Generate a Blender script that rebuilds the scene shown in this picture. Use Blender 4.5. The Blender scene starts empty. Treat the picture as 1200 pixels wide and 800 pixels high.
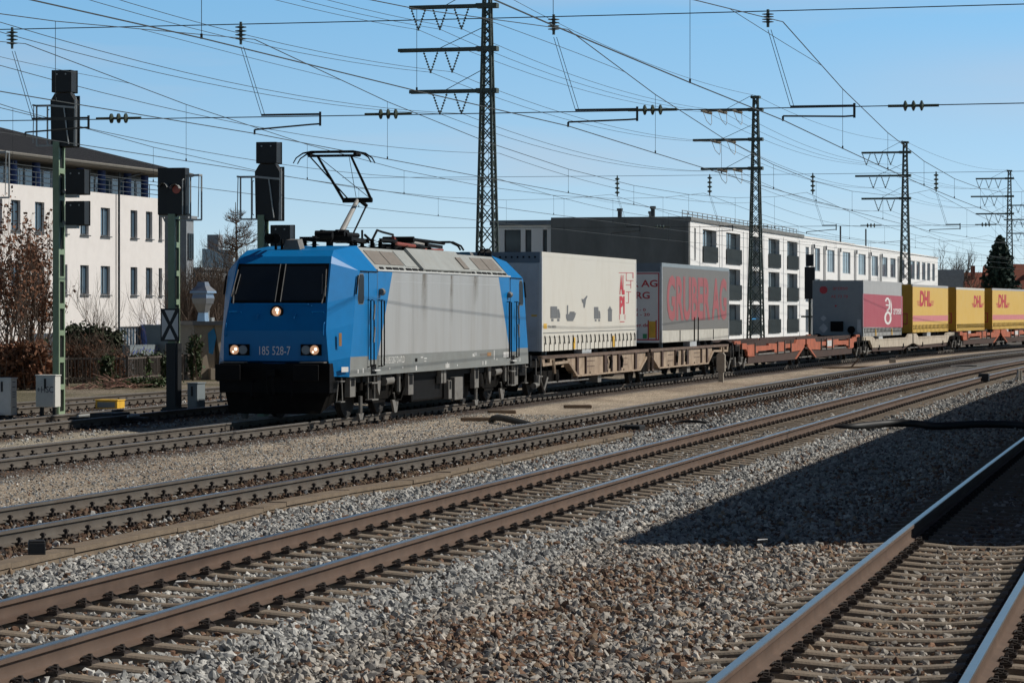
import bpy, bmesh, math, random
import numpy as np
from mathutils import Vector, Matrix
R = math.radians
rnd = random.Random(7)
scene = bpy.context.scene
col = scene.collection
# ------------------------------------------------------------------ camera, sky, sun, exposure
F, CH, YH = 3500.0, 2.38, 364.0          # focal length in pixels of a 1200 px wide frame, eye height, horizon row
cam_d = bpy.data.cameras.new('camera'); cam = bpy.data.objects.new('camera', cam_d); col.objects.link(cam)
cam.location = (0, 0, CH); cam.rotation_euler = (R(90), 0, 0)
cam_d.sensor_width = 36; cam_d.lens = F / 1200 * 36; cam_d.shift_y = -(400 - YH) / 1200
cam_d.clip_start = 0.5; cam_d.clip_end = 6000
scene.camera = cam
SUN_EL = 41.0
TH0 = R(13.5); DEL = R(22)
tdir = Vector((math.sin(TH0), math.cos(TH0), 0)); ndir = Vector((math.cos(TH0), -math.sin(TH0), 0))
saz = ndir * math.cos(DEL) + tdir * math.sin(DEL)
sundir = Vector((saz.x * math.cos(R(SUN_EL)), saz.y * math.cos(R(SUN_EL)), math.sin(R(SUN_EL))))
sun_d = bpy.data.lights.new('sun', 'SUN'); sun_d.energy = 3.9; sun_d.angle = R(0.53); sun_d.color = (1.0, 0.955, 0.88)
sun = bpy.data.objects.new('sun', sun_d); col.objects.link(sun); sun.location = (60, -20, 80)
sun.rotation_euler = sundir.to_track_quat('Z', 'Y').to_euler()
world = bpy.data.worlds.new('World'); scene.world = world; world.use_nodes = True
wn = world.node_tree.nodes; wl = world.node_tree.links; wn.clear()
w_out = wn.new('ShaderNodeOutputWorld'); w_bg = wn.new('ShaderNodeBackground')
w_sky = wn.new('ShaderNodeTexSky'); w_sky.sky_type = 'NISHITA'; w_sky.sun_disc = False
w_sky.sun_elevation = R(SUN_EL); w_sky.sun_rotation = math.atan2(saz.x, saz.y)
w_sky.air_density = 1.15; w_sky.dust_density = 0.35; w_sky.ozone_density = 2.2; w_sky.altitude = 500
w_tc = wn.new('ShaderNodeTexCoord'); w_map = wn.new('ShaderNodeMapping')
w_map.inputs['Scale'].default_value = (1, 1, 2.3); w_map.inputs['Location'].default_value = (0, 0, 0.115)
w_norm = wn.new('ShaderNodeVectorMath'); w_norm.operation = 'NORMALIZE'
wl.new(w_tc.outputs['Generated'], w_map.inputs['Vector']); wl.new(w_map.outputs['Vector'], w_norm.inputs[0])
wl.new(w_norm.outputs['Vector'], w_sky.inputs['Vector'])
# thin high cloud, laid out by compass direction
c_map = wn.new('ShaderNodeMapping'); c_map.inputs['Scale'].default_value = (5, 5, 42)
c_map.inputs['Location'].default_value = (1.7, 0.4, 0.0)
c_noise = wn.new('ShaderNodeTexNoise'); c_noise.inputs['Scale'].default_value = 1.0; c_noise.inputs['Detail'].default_value = 6
c_ramp = wn.new('ShaderNodeValToRGB'); c_ramp.color_ramp.elements[0].position = 0.52; c_ramp.color_ramp.elements[1].position = 0.8
c_ramp.color_ramp.elements[1].color = (0.42, 0.42, 0.42, 1)
c_mix = wn.new('ShaderNodeMix'); c_mix.data_type = 'RGBA'; c_mix.inputs['B'].default_value = (6.9, 6.9, 7.4, 1)
wl.new(w_tc.outputs['Generated'], c_map.inputs['Vector']); wl.new(c_map.outputs['Vector'], c_noise.inputs['Vector'])
wl.new(c_noise.outputs['Fac'], c_ramp.inputs['Fac'])
# a faint veil low over the far right, by compass direction
def w_math(op, a, b):
    n_ = wn.new('ShaderNodeMath'); n_.operation = op; n_.use_clamp = op == 'SUBTRACT'
    for i_, q_ in enumerate((a, b)):
        if isinstance(q_, (int, float)): n_.inputs[i_].default_value = q_
        else: wl.new(q_, n_.inputs[i_])
    return n_.outputs[0]
v_sep = wn.new('ShaderNodeSeparateXYZ'); wl.new(w_tc.outputs['Generated'], v_sep.inputs[0])
def bump_(sock, c, w):
    d_ = wn.new('ShaderNodeMath'); d_.operation = 'SUBTRACT'; wl.new(sock, d_.inputs[0]); d_.inputs[1].default_value = c
    a_n = wn.new('ShaderNodeMath'); a_n.operation = 'ABSOLUTE'; wl.new(d_.outputs[0], a_n.inputs[0])
    r_n = wn.new('ShaderNodeMapRange'); r_n.interpolation_type = 'SMOOTHSTEP'; r_n.inputs['From Min'].default_value = w; r_n.inputs['From Max'].default_value = 0; wl.new(a_n.outputs[0], r_n.inputs['Value']); return r_n.outputs['Result']
veil = w_math('MULTIPLY', w_math('MULTIPLY', bump_(v_sep.outputs['Z'], 0.074, 0.022), bump_(v_sep.outputs['X'], 0.20, 0.12)), w_math('MULTIPLY', c_noise.outputs['Fac'], 0.85))
wl.new(w_math('MAXIMUM', c_ramp.outputs['Color'], veil), c_mix.inputs['Factor'])
# the dome is bright and blue low down and deep towards the zenith
g_sep = wn.new('ShaderNodeSeparateXYZ'); wl.new(w_tc.outputs['Generated'], g_sep.inputs[0])
g_rng = wn.new('ShaderNodeMapRange'); g_rng.interpolation_type = 'SMOOTHSTEP'; g_rng.inputs['From Min'].default_value = 0.14; g_rng.inputs['From Max'].default_value = 0.22
wl.new(g_sep.outputs['Z'], g_rng.inputs['Value'])
g_low = wn.new('ShaderNodeMapRange'); g_low.inputs['From Min'].default_value = 0.0; g_low.inputs['From Max'].default_value = 0.11; wl.new(g_sep.outputs['Z'], g_low.inputs['Value'])
g_hor = wn.new('ShaderNodeMix'); g_hor.data_type = 'RGBA'; g_hor.inputs['A'].default_value = (2.38,1.95,1.62,1); g_hor.inputs['B'].default_value = (1.6,2.2,2.15,1); wl.new(g_low.outputs['Result'], g_hor.inputs['Factor'])
g_mix = wn.new('ShaderNodeMix'); g_mix.data_type = 'RGBA'; g_mix.inputs['B'].default_value = (0.10,0.15,0.22,1)
wl.new(g_rng.outputs['Result'], g_mix.inputs['Factor']); wl.new(g_hor.outputs['Result'], g_mix.inputs['A'])
g_mul = wn.new('ShaderNodeMix'); g_mul.data_type = 'RGBA'; g_mul.blend_type = 'MULTIPLY'; g_mul.inputs['Factor'].default_value = 1
wl.new(w_sky.outputs['Color'], g_mul.inputs['A']); wl.new(g_mix.outputs['Result'], g_mul.inputs['B']); wl.new(g_mul.outputs['Result'], c_mix.inputs['A'])
wl.new(c_mix.outputs['Result'], w_bg.inputs['Color']); w_bg.inputs['Strength'].default_value = 0.085
wl.new(w_bg.outputs['Background'], w_out.inputs['Surface'])
scene.view_settings.view_transform = 'Standard'; scene.view_settings.look = 'None'
scene.view_settings.exposure = 0.0; scene.view_settings.gamma = 1.0
scene.render.engine = 'CYCLES'
# ------------------------------------------------------------------ helpers
def P(px, py, d):
    return Vector(((px - 600) / F * d, d, CH + (YH - py) / F * d))
def G(px, py, z):
    d = F * (CH - z) / (py - YH); return P(px, py, d)
def tag(o, label=None, cat=None, group=None, kind=None):
    if label: o['label'] = label
    if cat: o['category'] = cat
    if group: o['group'] = group
    if kind: o['kind'] = kind
    return o
def thing(name, label, cat, loc=(0, 0, 0), rz=0.0, group=None):
    o = bpy.data.objects.new(name, None); col.objects.link(o); o.location = loc; o.rotation_euler = (0, 0, rz)
    o.empty_display_size = 0.3
    return tag(o, label, cat, group)
def copy_tree(o, parent=None):
    c = o.copy(); col.objects.link(c)
    if parent is not None: c.parent = parent
    for ch in o.children: copy_tree(ch, c)
    return c
def link(name, me, parent=None):
    o = bpy.data.objects.new(name, me); col.objects.link(o)
    if parent is not None: o.parent = parent
    return o
class MB:
    """collects shapes; flip=True means the points are (along, towards camera side, up)"""
    def __init__(s, flip=False): s.v = []; s.f = []; s.m = []; s.flip = flip
    def add(s, vs, fs, m=0):
        b = len(s.v); s.v += [tuple(p) for p in vs]
        for f in fs: s.f.append(tuple(b + i for i in f)); s.m.append(m)
    def box(s, x0, x1, y0, y1, z0, z1, m=0):
        s.add([(x0,y0,z0),(x1,y0,z0),(x1,y1,z0),(x0,y1,z0),(x0,y0,z1),(x1,y0,z1),(x1,y1,z1),(x0,y1,z1)],
              [(0,3,2,1),(4,5,6,7),(0,1,5,4),(1,2,6,5),(2,3,7,6),(3,0,4,7)], m)
    def beam(s, p, q, w, h=None, m=0, up=(0,0,1)):
        p = Vector(p); q = Vector(q); h = h or w; a = (q - p)
        if a.length < 1e-6: return
        a.normalize(); up = Vector(up)
        if abs(a.dot(up)) > 0.99: up = Vector((1,0,0))
        x = a.cross(up).normalized() * w / 2; y = a.cross(x).normalized() * h / 2
        s.add([p-x-y,p+x-y,p+x+y,p-x+y,q-x-y,q+x-y,q+x+y,q-x+y],
              [(0,3,2,1),(4,5,6,7),(0,1,5,4),(1,2,6,5),(2,3,7,6),(3,0,4,7)], m)
    def tube(s, pts, r, n=6, m=0, cap=True):
        pts = [Vector(p) for p in pts]; k = len(pts); rs = r if isinstance(r, (list, tuple)) else [r]*k
        rings = []; prev = None
        for i in range(k):
            a = (pts[min(i+1,k-1)] - pts[max(i-1,0)])
            if a.length < 1e-9: a = Vector((0,0,1))
            a.normalize()
            if prev is None:
                u = a.orthogonal().normalized()
            else:
                u = prev - a * prev.dot(a)
                u = u.normalized() if u.length > 1e-6 else a.orthogonal().normalized()
            prev = u; w = a.cross(u)
            rings.append([pts[i] + (u*math.cos(2*math.pi*j/n) + w*math.sin(2*math.pi*j/n))*rs[i] for j in range(n)])
        vs = [p for rg in rings for p in rg]; fs = []
        for i in range(k-1):
            for j in range(n):
                j2 = (j+1) % n; fs.append((i*n+j, i*n+j2, (i+1)*n+j2, (i+1)*n+j))
        if cap: fs.append(tuple(range(n-1,-1,-1))); fs.append(tuple((k-1)*n+j for j in range(n)))
        s.add(vs, fs, m)
    def cyl(s, p, q, r, r2=None, n=16, m=0): s.tube([p, q], [r, r if r2 is None else r2], n, m)
    def lathe(s, c, axis, prof, n=16, m=0):
        """prof: (distance along axis, radius)"""
        c = Vector(c); a = Vector(axis).normalized(); u = a.orthogonal().normalized(); w = a.cross(u); vs = []
        for (t, r) in prof:
            for j in range(n): vs.append(c + a*t + (u*math.cos(2*math.pi*j/n)+w*math.sin(2*math.pi*j/n))*r)
        fs = [(i*n+j, i*n+(j+1)%n, (i+1)*n+(j+1)%n, (i+1)*n+j) for i in range(len(prof)-1) for j in range(n)]
        fs.append(tuple(range(n-1,-1,-1))); fs.append(tuple((len(prof)-1)*n+j for j in range(n)))
        s.add(vs, fs, m)
    def poly(s, pts, m=0): s.add(pts, [tuple(range(len(pts)))], m)
    def prism(s, pts, vec, m=0):
        n = len(pts); vec = Vector(vec); a = [Vector(p) for p in pts]; b = [p+vec for p in a]
        s.add(a+b, [tuple(range(n-1,-1,-1)), tuple(range(n,2*n))] + [(i,(i+1)%n,n+(i+1)%n,n+i) for i in range(n)], m)
    def build(s, name, mats, parent=None, smooth=None, bevel=None):
        me = bpy.data.meshes.new(name)
        vs = [(a,-b,c) for a,b,c in s.v] if s.flip else s.v
        me.from_pydata(vs, [], s.f)
        if not isinstance(mats, (list, tuple)): mats = [mats]
        for mm in mats: me.materials.append(mm)
        if len(mats) > 1: me.polygons.foreach_set('material_index', s.m)
        bm = bmesh.new(); bm.from_mesh(me)
        bmesh.ops.recalc_face_normals(bm, faces=bm.faces); bm.to_mesh(me); bm.free()
        if smooth is not None:
            me.polygons.foreach_set('use_smooth', [True]*len(me.polygons))
            me.set_sharp_from_angle(angle=R(smooth))
        o = link(name, me, parent)
        if bevel:
            b = o.modifiers.new('bevel','BEVEL'); b.width = bevel; b.segments = 2; b.limit_method = 'ANGLE'; b.angle_limit = R(40)
        return o
def mesh_np(name, V, Fc, mat, colors=None, parent=None, flat=True):
    """fast mesh from numpy arrays: V (n,3), Fc (k,nper)"""
    me = bpy.data.meshes.new(name); n = len(V); k, q = Fc.shape
    me.vertices.add(n); me.vertices.foreach_set('co', V.astype(np.float32).ravel())
    me.loops.add(k*q); me.loops.foreach_set('vertex_index', Fc.astype(np.int32).ravel())
    me.polygons.add(k); me.polygons.foreach_set('loop_start', np.arange(0,k*q,q,dtype=np.int32))
    me.polygons.foreach_set('loop_total', np.full(k,q,dtype=np.int32))
    me.update(calc_edges=True)
    if flat: me.shade_flat()
    if colors is not None:
        at = me.color_attributes.new('base','FLOAT_COLOR','POINT')
        c4 = np.ones((n,4),np.float32); c4[:,:3] = colors; at.data.foreach_set('color', c4.ravel())
    me.materials.append(mat)
    return link(name, me, parent)
# ------------------------------------------------------------------ materials
def mat(name, c, rough=0.6, metal=0.0, var=0.15, scale=3.0, bump=0.0, bscale=40.0, dirt=None, dirt_amt=0.0, dirt_scale=1.2, stretch=None, spec=None, attr=None, coat=0.0):
    m = bpy.data.materials.new(name); m.use_nodes = True; nt = m.node_tree; N = nt.nodes; L = nt.links
    b = N['Principled BSDF']; b.inputs['Roughness'].default_value = rough; b.inputs['Metallic'].default_value = metal
    if spec is not None: b.inputs['Specular IOR Level'].default_value = spec
    if coat: b.inputs['Coat Weight'].default_value = coat; b.inputs['Coat Roughness'].default_value = 0.08
    tc = N.new('ShaderNodeTexCoord'); vec = tc.outputs['Object']
    if stretch:
        mp = N.new('ShaderNodeMapping'); mp.inputs['Scale'].default_value = stretch; L.new(vec, mp.inputs['Vector']); svec = mp.outputs['Vector']
    else: svec = vec
    nz = N.new('ShaderNodeTexNoise'); nz.inputs['Scale'].default_value = scale; nz.inputs['Detail'].default_value = 5; nz.inputs['Roughness'].default_value = 0.65
    L.new(svec, nz.inputs['Vector'])
    mr = N.new('ShaderNodeMapRange'); mr.inputs['From Min'].default_value = 0.3; mr.inputs['From Max'].default_value = 0.7
    mr.inputs['To Min'].default_value = 1-var; mr.inputs['To Max'].default_value = 1+var; L.new(nz.outputs['Fac'], mr.inputs['Value'])
    mx = N.new('ShaderNodeMix'); mx.data_type = 'RGBA'; mx.blend_type = 'MULTIPLY'; mx.inputs['Factor'].default_value = 1
    if attr:
        an = N.new('ShaderNodeAttribute'); an.attribute_name = attr; L.new(an.outputs['Color'], mx.inputs['A'])
    else: mx.inputs['A'].default_value = (*c, 1)
    L.new(mr.outputs['Result'], mx.inputs['B']); out = mx.outputs['Result']
    if dirt:
        n2 = N.new('ShaderNodeTexNoise'); n2.inputs['Scale'].default_value = dirt_scale; n2.inputs['Detail'].default_value = 7; n2.inputs['Roughness'].default_value = 0.7
        L.new(svec, n2.inputs['Vector'])
        m2 = N.new('ShaderNodeMapRange'); m2.inputs['From Min'].default_value = 0.45; m2.inputs['From Max'].default_value = 0.75
        m2.inputs['To Max'].default_value = dirt_amt; L.new(n2.outputs['Fac'], m2.inputs['Value'])
        mx2 = N.new('ShaderNodeMix'); mx2.data_type = 'RGBA'; mx2.inputs['B'].default_value = (*dirt,1)
        L.new(m2.outputs['Result'], mx2.inputs['Factor']); L.new(out, mx2.inputs['A']); out = mx2.outputs['Result']
    L.new(out, b.inputs['Base Color'])
    if bump:
        n3 = N.new('ShaderNodeTexNoise'); n3.inputs['Scale'].default_value = bscale; n3.inputs['Detail'].default_value = 4; L.new(vec, n3.inputs['Vector'])
        bp = N.new('ShaderNodeBump'); bp.inputs['Strength'].default_value = bump; bp.inputs['Distance'].default_value = 0.02
        L.new(n3.outputs['Fac'], bp.inputs['Height']); L.new(bp.outputs['Normal'], b.inputs['Normal'])
    return m
def glow(name, c, strength):
    m = bpy.data.materials.new(name); m.use_nodes = True; b = m.node_tree.nodes['Principled BSDF']
    b.inputs['Base Color'].default_value = (*c,1); b.inputs['Emission Color'].default_value = (*c,1); b.inputs['Emission Strength'].default_value = strength
    return m
def glass(name, c=(0.02,0.025,0.03), rough=0.05):
    m = mat(name, c, rough, 0.0, var=0.05); m.node_tree.nodes['Principled BSDF'].inputs['Specular IOR Level'].default_value = 0.6
    return m
M = dict(
 rail_side=mat('rust_rail', (0.122,0.080,0.057), 0.75, var=0.2, scale=2.5, dirt=(0.10,0.055,0.035), dirt_amt=0.6),
 rail_side_old=mat('old_rail', (0.112,0.096,0.079), 0.75, var=0.2, scale=2.5, dirt=(0.09,0.06,0.04), dirt_amt=0.5),
 rail_top=mat('polished_rail_head', (0.70,0.66,0.60), 0.28, 1.0, var=0.08, scale=5),
 rail_top_old=mat('dull_rail_head', (0.42,0.41,0.39), 0.42, 0.9, var=0.12, scale=5),
 clip=mat('rusty_clip', (0.035,0.025,0.02), 0.7, var=0.3, scale=20),
 concrete_sleeper=mat('sleeper_concrete', (0.225,0.185,0.14), 0.9, var=0.25, scale=6, bump=0.3, dirt=(0.17,0.11,0.07), dirt_amt=0.6, dirt_scale=4),
 old_sleeper=mat('old_sleeper', (0.08,0.06,0.05), 0.9, var=0.3, scale=6, bump=0.4),
 loco_blue=mat('blue_paint', (0.003,0.18,0.465), 0.38, var=0.06, scale=1.5, dirt=(0.012,0.11,0.25), dirt_amt=0.35, dirt_scale=0.8, spec=0.3),
 loco_silver=mat('silver_paint', (0.405,0.41,0.405), 0.42, var=0.05, scale=1.0, dirt=(0.24,0.21,0.17), dirt_amt=0.5, dirt_scale=0.9, stretch=(1.6,1,0.18)),
 loco_grey=mat('grey_paint', (0.23,0.24,0.228), 0.5, var=0.08, scale=2, dirt=(0.15,0.12,0.09), dirt_amt=0.35),
 loco_roof=mat('roof_grey', (0.36,0.375,0.355), 0.5, var=0.08, scale=2, dirt=(0.25,0.23,0.19), dirt_amt=0.4),
 loco_grille=mat('grille_brown', (0.19,0.165,0.14), 0.7, var=0.15, scale=6),
 black=mat('black_steel', (0.006,0.006,0.0065), 0.7, var=0.3, scale=6, spec=0.15),
 under=mat('underframe_dirt', (0.006,0.0055,0.005), 0.9, var=0.35, scale=5, dirt=(0.018,0.015,0.012), dirt_amt=0.5, spec=0.1),
 grey_part=mat('grey_part', (0.18,0.172,0.158), 0.65, var=0.2, scale=6, dirt=(0.07,0.055,0.045), dirt_amt=0.6, dirt_scale=2.5),
 pale=mat('pale_paint', (0.62,0.62,0.6), 0.5, var=0.05),
 white=mat('white_paint', (0.78,0.77,0.74), 0.5, var=0.05),
 number=mat('grey_lettering', (0.75,0.75,0.75), 0.5, var=0.03),
 dark_glass=glass('cab_glass'),
 lamp=glow('lamp_glow', (0.85,0.46,0.26), 0.42),
 lamp_core=glow('lamp_core', (1.0,0.86,0.68), 2.2),
 lens=mat('clear_lens', (0.16,0.19,0.22), 0.2, var=0.1),
 red_lens=mat('red_lens', (0.45,0.06,0.02), 0.3, var=0.1),
 steel_tread=mat('wheel_tread', (0.35,0.34,0.33), 0.35, 0.8, var=0.1),
 wheel=mat('wheel_dirt', (0.016,0.014,0.012), 0.8, var=0.3, scale=8),
 red_ins=mat('red_busbar', (0.28,0.06,0.04), 0.6, var=0.1),
 panto_grey=mat('panto_grey', (0.33,0.32,0.30), 0.5, var=0.1),
)
# ------------------------------------------------------------------ tracks: centre lines fitted as x(depth)
TR = {  # polynomial in depth/60, rail head height, first and last depth
 'T1': ([0.387,13.094,-2.029], 0.113, 8, 255),
 'T2': ([0.259,-0.476,14.099,-8.658], 0.116, 12, 250),
 'T3': ([0.700,-2.842,17.644,-14.765], 0.060, 18, 250),
 'T4': ([0.371,-1.173,15.555,-20.86], 0.0, 36, 262),
 'T5': ([1.626,9.427,-22.304], 0.015, 40, 240),
}
def poly(k, y): return np.polyval(TR[k][0], np.asarray(y, float)/60)
def slope(k, y): return np.polyval(np.polyder(TR[k][0]), np.asarray(y, float)/60)/60
def tx(k, y):
    if k == 'T6':
        s = slope('T5', y); return poly('T5', y) - 4.55*np.sqrt(1+s*s)
    return poly(k, y)
def tslope(k, y): return slope('T5' if k == 'T6' else k, y)
TR['T6'] = (None, 0.0, 40, 240)
class Line:
    """arc-length parametrised centre line"""
    def __init__(s, k):
        s.k = k; _, s.z, d0, d1 = TR[k]; s.d = np.arange(d0, d1, 0.05); s.x = tx(k, s.d)
        s.s = np.r_[0, np.cumsum(np.hypot(np.diff(s.x), np.diff(s.d)))]
    def at(s, S):
        return Vector((np.interp(S, s.s, s.x), np.interp(S, s.s, s.d), 0))
    def frame(s, S):
        a = s.at(S-0.5); b = s.at(S+0.5); t = (b-a).normalized(); return s.at(S), t, Vector((t.y,-t.x,0))
    def S_of_d(s, d): return float(np.interp(d, s.d, s.s))
    def near(s, d, off, z=0.0):
        p, t, n = s.frame(s.S_of_d(d)); q = p + n*off; q.z = z; return q
LN = {k: Line(k) for k in TR}
# ------------------------------------------------------------------ ground sheet
def fbm(x, y, seed, sc, oct=4):
    """cheap value noise"""
    rs = np.random.RandomState(seed); t = rs.rand(256,256); out = 0; amp = 1; tot = 0
    for o in range(oct):
        u = x*sc*2**o + 17.3*o; v = y*sc*2**o + 5.1*o; i = np.floor(u).astype(int); j = np.floor(v).astype(int); fu = u-i; fv = v-j
        fu = fu*fu*(3-2*fu); fv = fv*fv*(3-2*fv)
        g = lambda a,b: t[a%256,b%256]
        out = out + amp*((g(i,j)*(1-fu)+g(i+1,j)*fu)*(1-fv)+(g(i,j+1)*(1-fu)+g(i+1,j+1)*fu)*fv); tot += amp; amp *= 0.55
    return out/tot
def offs(x, y):
    yc = np.clip(y, 8, 262); o = {}
    for k in TR: o[k] = (x - tx(k, yc))/np.sqrt(1+tslope(k, yc)**2)
    return o
def sstep(a, b, t):
    t = np.clip((t-a)/(b-a), 0, 1); return t*t*(3-2*t)
BED = {'T1': -0.152, 'T2': -0.146, 'T3': -0.150, 'T4': -0.20, 'T5': -0.19, 'T6': -0.20}
def ground_z(x, y, o=None):
    o = o or offs(x, y); z = np.full(np.shape(x), -0.235)
    for k in TR:
        w = 1 - sstep(1.75, 2.7, np.abs(o[k])); z = z*(1-w) + BED[k]*w
    w = sstep(1.05,1.35,np.abs(o['T1']))*(1-sstep(1.9,2.6,np.abs(o['T1']))); z = z*(1-w) + (-0.125)*w
    w = sstep(1.12,1.4,np.abs(o['T2']))*(1-sstep(1.9,2.6,np.abs(o['T2']))); z = z*(1-w) + (-0.10)*w
    # ballast between the two nearest tracks and the trough stays high
    w = sstep(1.0, 1.8, o['T2']) * (1-sstep(-2.5, -1.5, o['T1'])); z = z*(1-w) + (-0.175)*w
    w = sstep(1.5, 2.2, o['T3']) * (1-sstep(-2.6, -1.6, o['T2'])); z = z*(1-w) + (-0.16)*w
    return z
C_GREY = np.array([0.36,0.355,0.335]); C_LIGHT = np.array([0.50,0.485,0.45]); C_DARK = np.array([0.13,0.13,0.13])
C_RUST = np.array([0.20,0.12,0.08]); C_BRN = np.array([0.28,0.20,0.135]); C_TAN = np.array([0.41,0.35,0.28])
def rusty(x, y, o):
    """how stained the ballast is, 0..1"""
    n = fbm(x, y, 3, 0.35); n2 = fbm(x, y, 5, 1.1)
    r = 0.10 + 0*x
    c = np.abs(o['T1']+2.75); r = np.maximum(r, (1-sstep(0.1, 0.95, c + (n-0.5)*1.8))*0.8*(1-0.75*sstep(24, 40, y))*(0.2+1.2*n2))
    r = np.maximum(r, 0.36*(1-sstep(1.3, 3.4, np.abs(o['T1'])))*(0.6+0.8*n))
    r = np.maximum(r, 0.9*(1-sstep(1.1, 1.9, np.abs(o['T3']))))
    r = np.maximum(r, 0.45*(1-sstep(0.3, 0.7, np.abs(np.abs(o['T2'])-0.75)))*n2*1.4)
    for k in ('T4','T5','T6'): r = np.maximum(r, 0.75*(1-sstep(1.2, 2.1, np.abs(o[k]))))
    return np.clip(r, 0, 1)
def ground_color(x, y, o):
    n = fbm(x, y, 11, 0.6); n2 = fbm(x, y, 12, 3.0, 3)
    c = np.zeros(x.shape+(3,)) + C_GREY*0.55  # base tones darkened to paint in the shade of gaps between stones
    rr = rusty(x, y, o)[...,None]; c = c*(1-rr) + (C_RUST*0.42)*rr
    # walkway of fine gravel between the third track and the train
    mid = (o['T3'] < -1.5) & (o['T4'] > 1.6)
    walk = np.where(mid, 1.0, 0.0)*np.minimum(sstep(1.45,1.9,-o['T3']), sstep(1.5,2.0,o['T4']))
    wc = C_TAN[None]*(0.72+0.55*n[...,None]) * np.array([1,0.97,0.93])
    stain = sstep(0.55, 0.72, fbm(x*0.5, y*0.25, 21, 0.5))[...,None]; wc = wc*(1-0.4*stain) + np.array([0.17,0.12,0.09])*0.4*stain
    c = c*(1-walk[...,None]) + wc*walk[...,None]
    far = ((o['T4'] < -1.7) & (np.abs(o['T5']) > 1.6) & (np.abs(o['T6']) > 1.6)).astype(float)[...,None]
    fc = np.array([0.30,0.255,0.195])*(0.65+0.6*n[...,None])
    c = c*(1-far) + fc*far
    # concrete slab walkway between the loco track and the next
    slab = ((o['T5'] > 1.55) & (o['T5'] < 2.75) & (y < 76)).astype(float)[...,None]
    c = c*(1-slab) + np.array([0.38,0.335,0.26])*(0.85+0.3*n[...,None])*slab
    grass = (o['T6'] < -2.6).astype(float)[...,None]*sstep(0.4,0.6,n)[...,None]
    c = c*(1-grass*0.7) + np.array([0.09,0.085,0.04])*grass*0.7
    return c*(0.85+0.3*n2[...,None])
gx = np.unique(np.r_[np.linspace(-3000,-60,14), np.arange(-60,-6,0.6), np.arange(-6,16,0.2), np.arange(16,75,0.5), np.linspace(75,3000,14)])
gy = np.unique(np.r_[np.linspace(-600,6,10), np.arange(6,70,0.3), np.arange(70,270,0.8), np.linspace(270,4500,18)])
X, Y = np.meshgrid(gx, gy); oo = offs(X, Y); Z = ground_z(X, Y, oo)
inside = (X > -60) & (X < 75) & (Y > 6) & (Y < 262)
Z = np.where(inside, Z, -0.24) + np.where(inside, (fbm(X,Y,31,1.3)-0.5)*0.03, 0)
Cg = np.where(inside[...,None], ground_color(X, Y, oo), np.array([0.20,0.18,0.14]))
ny, nx = X.shape; idx = np.arange(ny*nx).reshape(ny,nx)
Fq = np.stack([idx[:-1,:-1],idx[:-1,1:],idx[1:,1:],idx[1:,:-1]],-1).reshape(-1,4)
def stony(name, sc=22.0, strength=0.9):
    m = mat(name, (0.3,0.3,0.3), 0.95, var=0.0, attr='base'); nt = m.node_tree; N = nt.nodes; L = nt.links; b = N['Principled BSDF']
    tc = N.new('ShaderNodeTexCoord'); v = N.new('ShaderNodeTexVoronoi'); v.inputs['Scale'].default_value = sc; L.new(tc.outputs['Object'], v.inputs['Vector'])
    hs = N.new('ShaderNodeSeparateColor'); L.new(v.outputs['Color'], hs.inputs['Color'])
    mr = N.new('ShaderNodeMapRange'); mr.inputs['To Min'].default_value = 0.45; mr.inputs['To Max'].default_value = 1.5; L.new(hs.outputs['Red'], mr.inputs['Value'])
    src = b.inputs['Base Color'].links[0].from_socket
    mx = N.new('ShaderNodeMix'); mx.data_type = 'RGBA'; mx.blend_type = 'MULTIPLY'; mx.inputs['Factor'].default_value = 1
    L.new(src, mx.inputs['A']); L.new(mr.outputs['Result'], mx.inputs['B']); L.new(mx.outputs['Result'], b.inputs['Base Color'])
    bp = N.new('ShaderNodeBump'); bp.inputs['Strength'].default_value = strength; bp.inputs['Distance'].default_value = 0.035; bp.invert = True
    L.new(v.outputs['Distance'], bp.inputs['Height']); L.new(bp.outputs['Normal'], b.inputs['Normal'])
    b.inputs['Specular IOR Level'].default_value = 0.15
    return m
g = mesh_np('ground', np.stack([X,Y,Z],-1).reshape(-1,3), Fq, stony('gravel_ground'), Cg.reshape(-1,3), flat=False)
tag(g, 'gravel and ballast ground of the railway yard', 'ground', kind='structure')
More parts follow.
